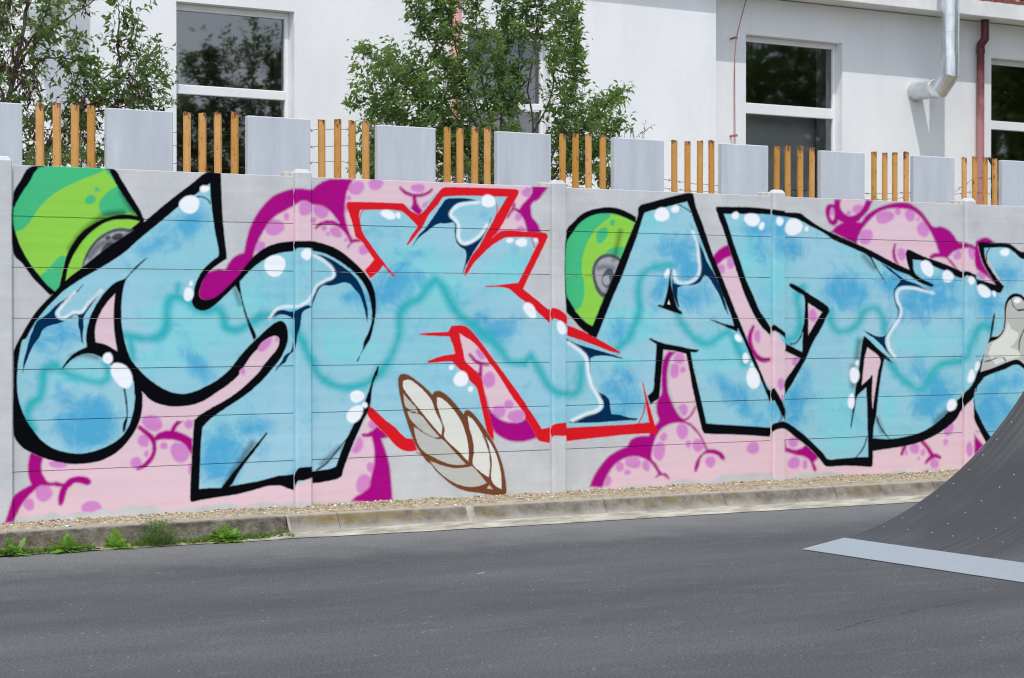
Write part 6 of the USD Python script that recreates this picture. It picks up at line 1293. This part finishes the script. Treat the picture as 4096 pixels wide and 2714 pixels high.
# two large dark trees stand past the right edge; the right-hand windows mirror them
rr = np.random.default_rng(31)
BX, BY = 14.9, 1.0
t3 = thing('large_tree', 'nearer large dark tree past the right edge, mirrored in the right-hand windows', 'tree', (BX, BY, 0), 'trees past the right edge')
P = np.array([0, 0, 4.6]) + rr.normal(0, 1, (2600, 3)) * [.85, .6, .95]
P = P[(P[:, 2] > 1.6) & (project(P + [BX, BY, 0])[:, 0] > 4330)]
LP, LD, LS, TW = sprigs(P, rr.normal(0, 1, P.shape), rr, n=14, length=.30, size=.10)
v, f = leaves(LP, LD, LS, rr, w=.45)
MB().add(v, f).build('crown', M['leaf_dark'], t3)
tb = MB().tube([[0, 0, 0], [.05, 0, 1.6], [0, .05, 3.4]], [.17, .14, .09], 10)
for i in range(14):
    e = P[i * 90]
    tb.tube([[.03, 0, 1.5 + .1 * i], ([.03, 0, 2.2 + .08 * i] + e) / 2, e], [.06, .035, .012], 6)
tb.build('trunk', M['bark'], t3)
copy_of(t3, 'large_tree', (19.6, 1.1, -.1), 2.2, 'farther large dark tree past the right edge, mirrored in the last window', 'trees past the right edge', 1.15)


# ---- weeds at the kerb
def broadleaf(seed, n, L, wd, up):
    """one rosette of long lobed leaves about the origin"""
    r = np.random.default_rng(seed)
    out = MB()
    for i in range(n):
        a = r.uniform(0, 6.28) if i else 1.2
        l = L * (r.uniform(.4, 1.0) if i > 2 else r.uniform(.9, 1.15))
        el = up[0] + (up[1] - up[0]) * r.random() ** 1.7
        ox, oy = r.normal(0, .022), r.normal(0, .009)
        k = 9
        t = np.linspace(0, 1, k)
        rise = np.sin(el) * t - .75 * t ** 2 * r.uniform(.25, .8) * np.cos(el)
        x = l * (np.cos(el) * t)
        z = l * np.maximum(rise, -.01 + 0 * t) + .004
        wv = wd * l * (np.sin(np.pi * np.minimum(1, t ** 1.1 * .96 + .02)) ** .8) * (1 + .35 * np.sin(t * 21 + seed + i)) + .002
        ca, sa = math.cos(a), math.sin(a)
        tw = r.uniform(-.5, .5)
        V = []
        for j in range(k):
            for s in (-1, 0, 1):
                yy = s * wv[j]
                zz = z[j] + (abs(s) * .25 * wv[j]) + s * tw * wv[j]
                V.append([ox + x[j] * ca - yy * sa, oy + (x[j] * sa + yy * ca) * .75, max(zz, .003)])
        fc = []
        for j in range(k - 1):
            for s in range(2):
                p = 3 * j + s
                fc += [[p, p + 3, p + 4], [p, p + 4, p + 1]]
        out.add(np.array(V), fc)
    return out


def weed(name, label, x, dyk, seed, n, L, wd=.17, up=(.2, 1.2), mtl='weed', group=None):
    t = thing(name, label, 'weed', (x, float(yk(x)) + dyk - .01, .004), group)
    broadleaf(seed, n, L, wd, up).build('leaves', M[mtl], t)
    MB().tube([[0, 0, -.01], [0, 0, .02]], [.012, .005], 6).build('crown_root', M['grass'], t)
    return t


weed('weed', 'bright green broad-leaved weed at the left edge of the kerb, two leaves upright', -.14, -.035, 3, 50, .145, .125, (.05, 1.25))
weed('weed', 'green dock-like weed against the kerb with one round upright leaf', .20, -.03, 7, 48, .14, .135, (.05, 1.2))
weed('weed', 'small spiky green plant low at the kerb beside a black scrap', .355, -.035, 12, 16, .085, .09, (.05, .9), mtl='herb')
weed('weed', 'lobed light green weed leaning left against the kerb', .52, -.02, 16, 42, .145, .13, (.05, 1.25))
weed('weed', 'largest dense leafy green weed at the kerb before the mortar joint', 1.25, -.035, 22, 130, .155, .115, (.05, 1.3))
weed('weed', 'pale weed tuft at the left end of the white gutter edge', 1.68, -.045, 25, 20, .07, .09, (.1, 1.0), mtl='grass')
weed('weed', 'tiny green seedling in the gravel at the foot of the third bay', 4.66, .42 - .11, 28, 8, .045, .25, (.2, 1.2))


def tuft(seed, n, L, spread, w=.0022):
    r = np.random.default_rng(seed)
    b_ = MB()
    for i in range(n):
        a, l = r.uniform(0, 6.28), L * r.uniform(.5, 1.15)
        p = np.array([r.normal(0, spread), r.normal(0, spread * .6), 0])
        d = np.array([math.cos(a) * .5, math.sin(a) * .5, 1.0]) * r.uniform(.8, 1)
        t = np.linspace(0, 1, 5)[:, None]
        c = p + d * t * l + np.array([math.cos(a), math.sin(a), -.9]) * (t ** 2.2) * l * r.uniform(.1, .6)
        s = np.array([-math.sin(a), math.cos(a), 0]) * w
        ww = (1 - t ** 2)
        V = np.stack([c - s * ww, c + s * ww], 1).reshape(-1, 3)
        V[:, 2] = np.maximum(V[:, 2], .002)
        fc = []
        for j in range(4):
            fc += [[2 * j, 2 * j + 1, 2 * j + 3], [2 * j, 2 * j + 3, 2 * j + 2]]
        b_.add(V, fc)
    return b_


gt = thing('herb_tuft', 'tall grey-green stalky tuft standing against the kerb between the leafy weeds', 'weed', (.80, float(yk(.80)) - .03, .004))
tuft(3, 260, .165, .036, .0024).build('stalks', M['herb'], gt)
lr = np.random.default_rng(3)
hp = np.c_[lr.normal(0, .05, 520), lr.normal(0, .025, 520), lr.uniform(.01, .155, 520)]
v, f = leaves(hp, lr.normal(0, 1, hp.shape) + [0, 0, .3], .028, lr, w=.22)
MB().add(v, f).build('leaves', M['herb'], gt)
gc = MB()
cr = np.random.default_rng(14)
for i in range(3000):
    x = cr.choice([cr.uniform(-1.0, 1.72), cr.normal(1.25, .16), cr.normal(-.14, .10), cr.normal(.22, .07), cr.normal(.78, .08), cr.normal(1.5, .14), cr.normal(1.15, .20)])
    if x > 1.76 or (.36 < x < .62 and cr.random() < .7) or (.9 < x < 1.0 and cr.random() < .6):
        continue
    y = float(yk(x)) - .012 - abs(cr.normal(0, .026))
    a = cr.uniform(0, 6.28)
    blade = cr.random() < .45
    l = cr.uniform(.02, .075) if blade else cr.uniform(.015, .045)
    p = np.array([x, y, .008])
    d = np.array([math.cos(a), math.sin(a) * .6, cr.uniform(.15, 1.5)])
    d /= np.linalg.norm(d)
    v, f = leaves(p[None], d[None], l, cr, w=.09 if blade else cr.choice([.3, .45]))
    gc.add(v, f)
gc.build('ground_cover', M['grass'], label='low green ground cover creeping along the foot of the kerb', cat='ground cover', kind='stuff')
for i, (x, dy, lx, ly) in enumerate([(1.28, -.075, .06, .018), (1.42, -.06, .07, .022), (1.56, -.065, .075, .026), (1.66, -.06, .045, .02)]):
    s_ = np.random.default_rng(i)
    tm = trimesh.creation.icosphere(2, 1.0)
    v = tm.vertices * [lx / 2, ly, .012] * (1 + .15 * (s_.random((len(tm.vertices), 1)) - .5))
    v[:, 2] = np.clip(v[:, 2], -.01, .008)
    MB().add(v + [x, float(yk(x)) + dy, .004], tm.faces).build('paving_stone', M['flat_stone'], smooth=50, label=['small flat grey stone half under the largest weed', 'long flat grey stone just right of the largest weed', 'broad flat grey stone second from the white gutter end', 'flat grey stone nearest the white gutter end'][i], cat='stone', group='flat stones at the kerb foot')
# larger stones one can tell apart on the soil strip
BIG = [(85, 2066, .011, 'cream'), (130, 2062, .010, 'pale'), (265, 2065, .018, 'brown'), (318, 2070, .010, 'white'), (1075, 2030, .016, 'brown'), (1130, 2028, .011, 'white'), (1175, 2023, .017, 'brown'), (1237, 2020, .018, 'tan'), (1295, 2014, .015, 'brown'), (1308, 2024, .012, 'white'), (1720, 1998, .014, 'tan'), (1940, 2033, .013, 'orange'), (2078, 1992, .03, 'flat grey'), (2290, 1975, .016, 'white'), (2236, 1985, .011, 'white'), (2890, 1928, .018, 'tan'), (3375, 1905, .016, 'brown'), (3685, 1895, .015, 'brown'), (3080, 1922, .014, 'pale'), (2294, 1952, .016, 'dark')]
where = ['at the left edge of the soil strip', 'near the magenta paint at the left post', 'lying like a clod under the first bay', 'beside the brown clod in the first bay', 'left of the second post foot', 'white and chalky by the second post foot', 'just in front of the second post', 'right of the second post foot', 'further right of the second post', 'below two brown ones past the second post', 'under the bare grey part left of the leaf', 'lying on the wide kerb joint', 'flat and long at the foot of the leaf tip', 'white on the soil by the third post', 'white between the leaf tip and the third post', 'under the pink strip of the third bay', 'under the last letter stem', 'in front of the fifth post', 'by the fourth post foot', 'dark and hard against the third post']
for i, (px, py, r_, tone) in enumerate(BIG):
    p = at(px, py, 2, .16)
    p[1] = min(p[1], -.02)
    v, f = stone_mesh(100 + i, 2)
    v = v * r_ * ([1.5, .8, .35] if tone == 'flat grey' else [1, 1, 1])
    p[2] = float(soil_z(np.array([[p[0]]]), np.array([[p[1]]]))[0, 0]) + r_ * (.15 if tone == 'flat grey' else .3)
    if tone == 'orange':
        p = np.array([p[0], float(yk(p[0])) + .03, .145])
    mt = {'white': M['flat_stone'], 'flat grey': M['flat_stone']}.get(tone, M['stone'])
    MB().add(v + p, f).build('stone', mt, label=f'small loose stone {where[i]}', cat='stone', group='loose stones on the soil strip')
p = at(270, 2106, 2, .145)
v, f = stone_mesh(60, 2)
MB().add(v * [.022, .012, .008] + [p[0], float(yk(p[0])) + .07, .15], f).build('paper_scrap', M['blue_paper'], label='crumpled blue and white scrap lying on the left kerb', cat='litter')
v, f = stone_mesh(61, 1)
MB().add(v * [.018, .01, .011] + [.405, float(yk(.405)) - .035, .008], f).build('plastic_scrap', M['black_plastic'], label='small black scrap among the weeds at the kerb foot', cat='litter')
p = at(1925, 2296, 2, 0)
MB().tube([p + [-.026, 0, .003], p + [.026, .008, .003]], .0022, 6).build('white_stick', M['white_stick'], label='thin white stick lying alone on the asphalt', cat='stick')
# pale chips on the asphalt
cr = np.random.default_rng(77)
ch = MB()
v0, f0 = stone_mesh(7, 0)
for i in range(160):
    x, y = cr.uniform(-6, 6), -abs(cr.normal(0, 2.2)) - .75
    r_ = .0022 + .004 * cr.random() ** 4
    ch.add(v0 * r_ + [x, y, r_ * .25], f0)
ch.build('road_grit', M['stone'], label='tiny pale chips scattered over the asphalt', cat='grit', kind='stuff')
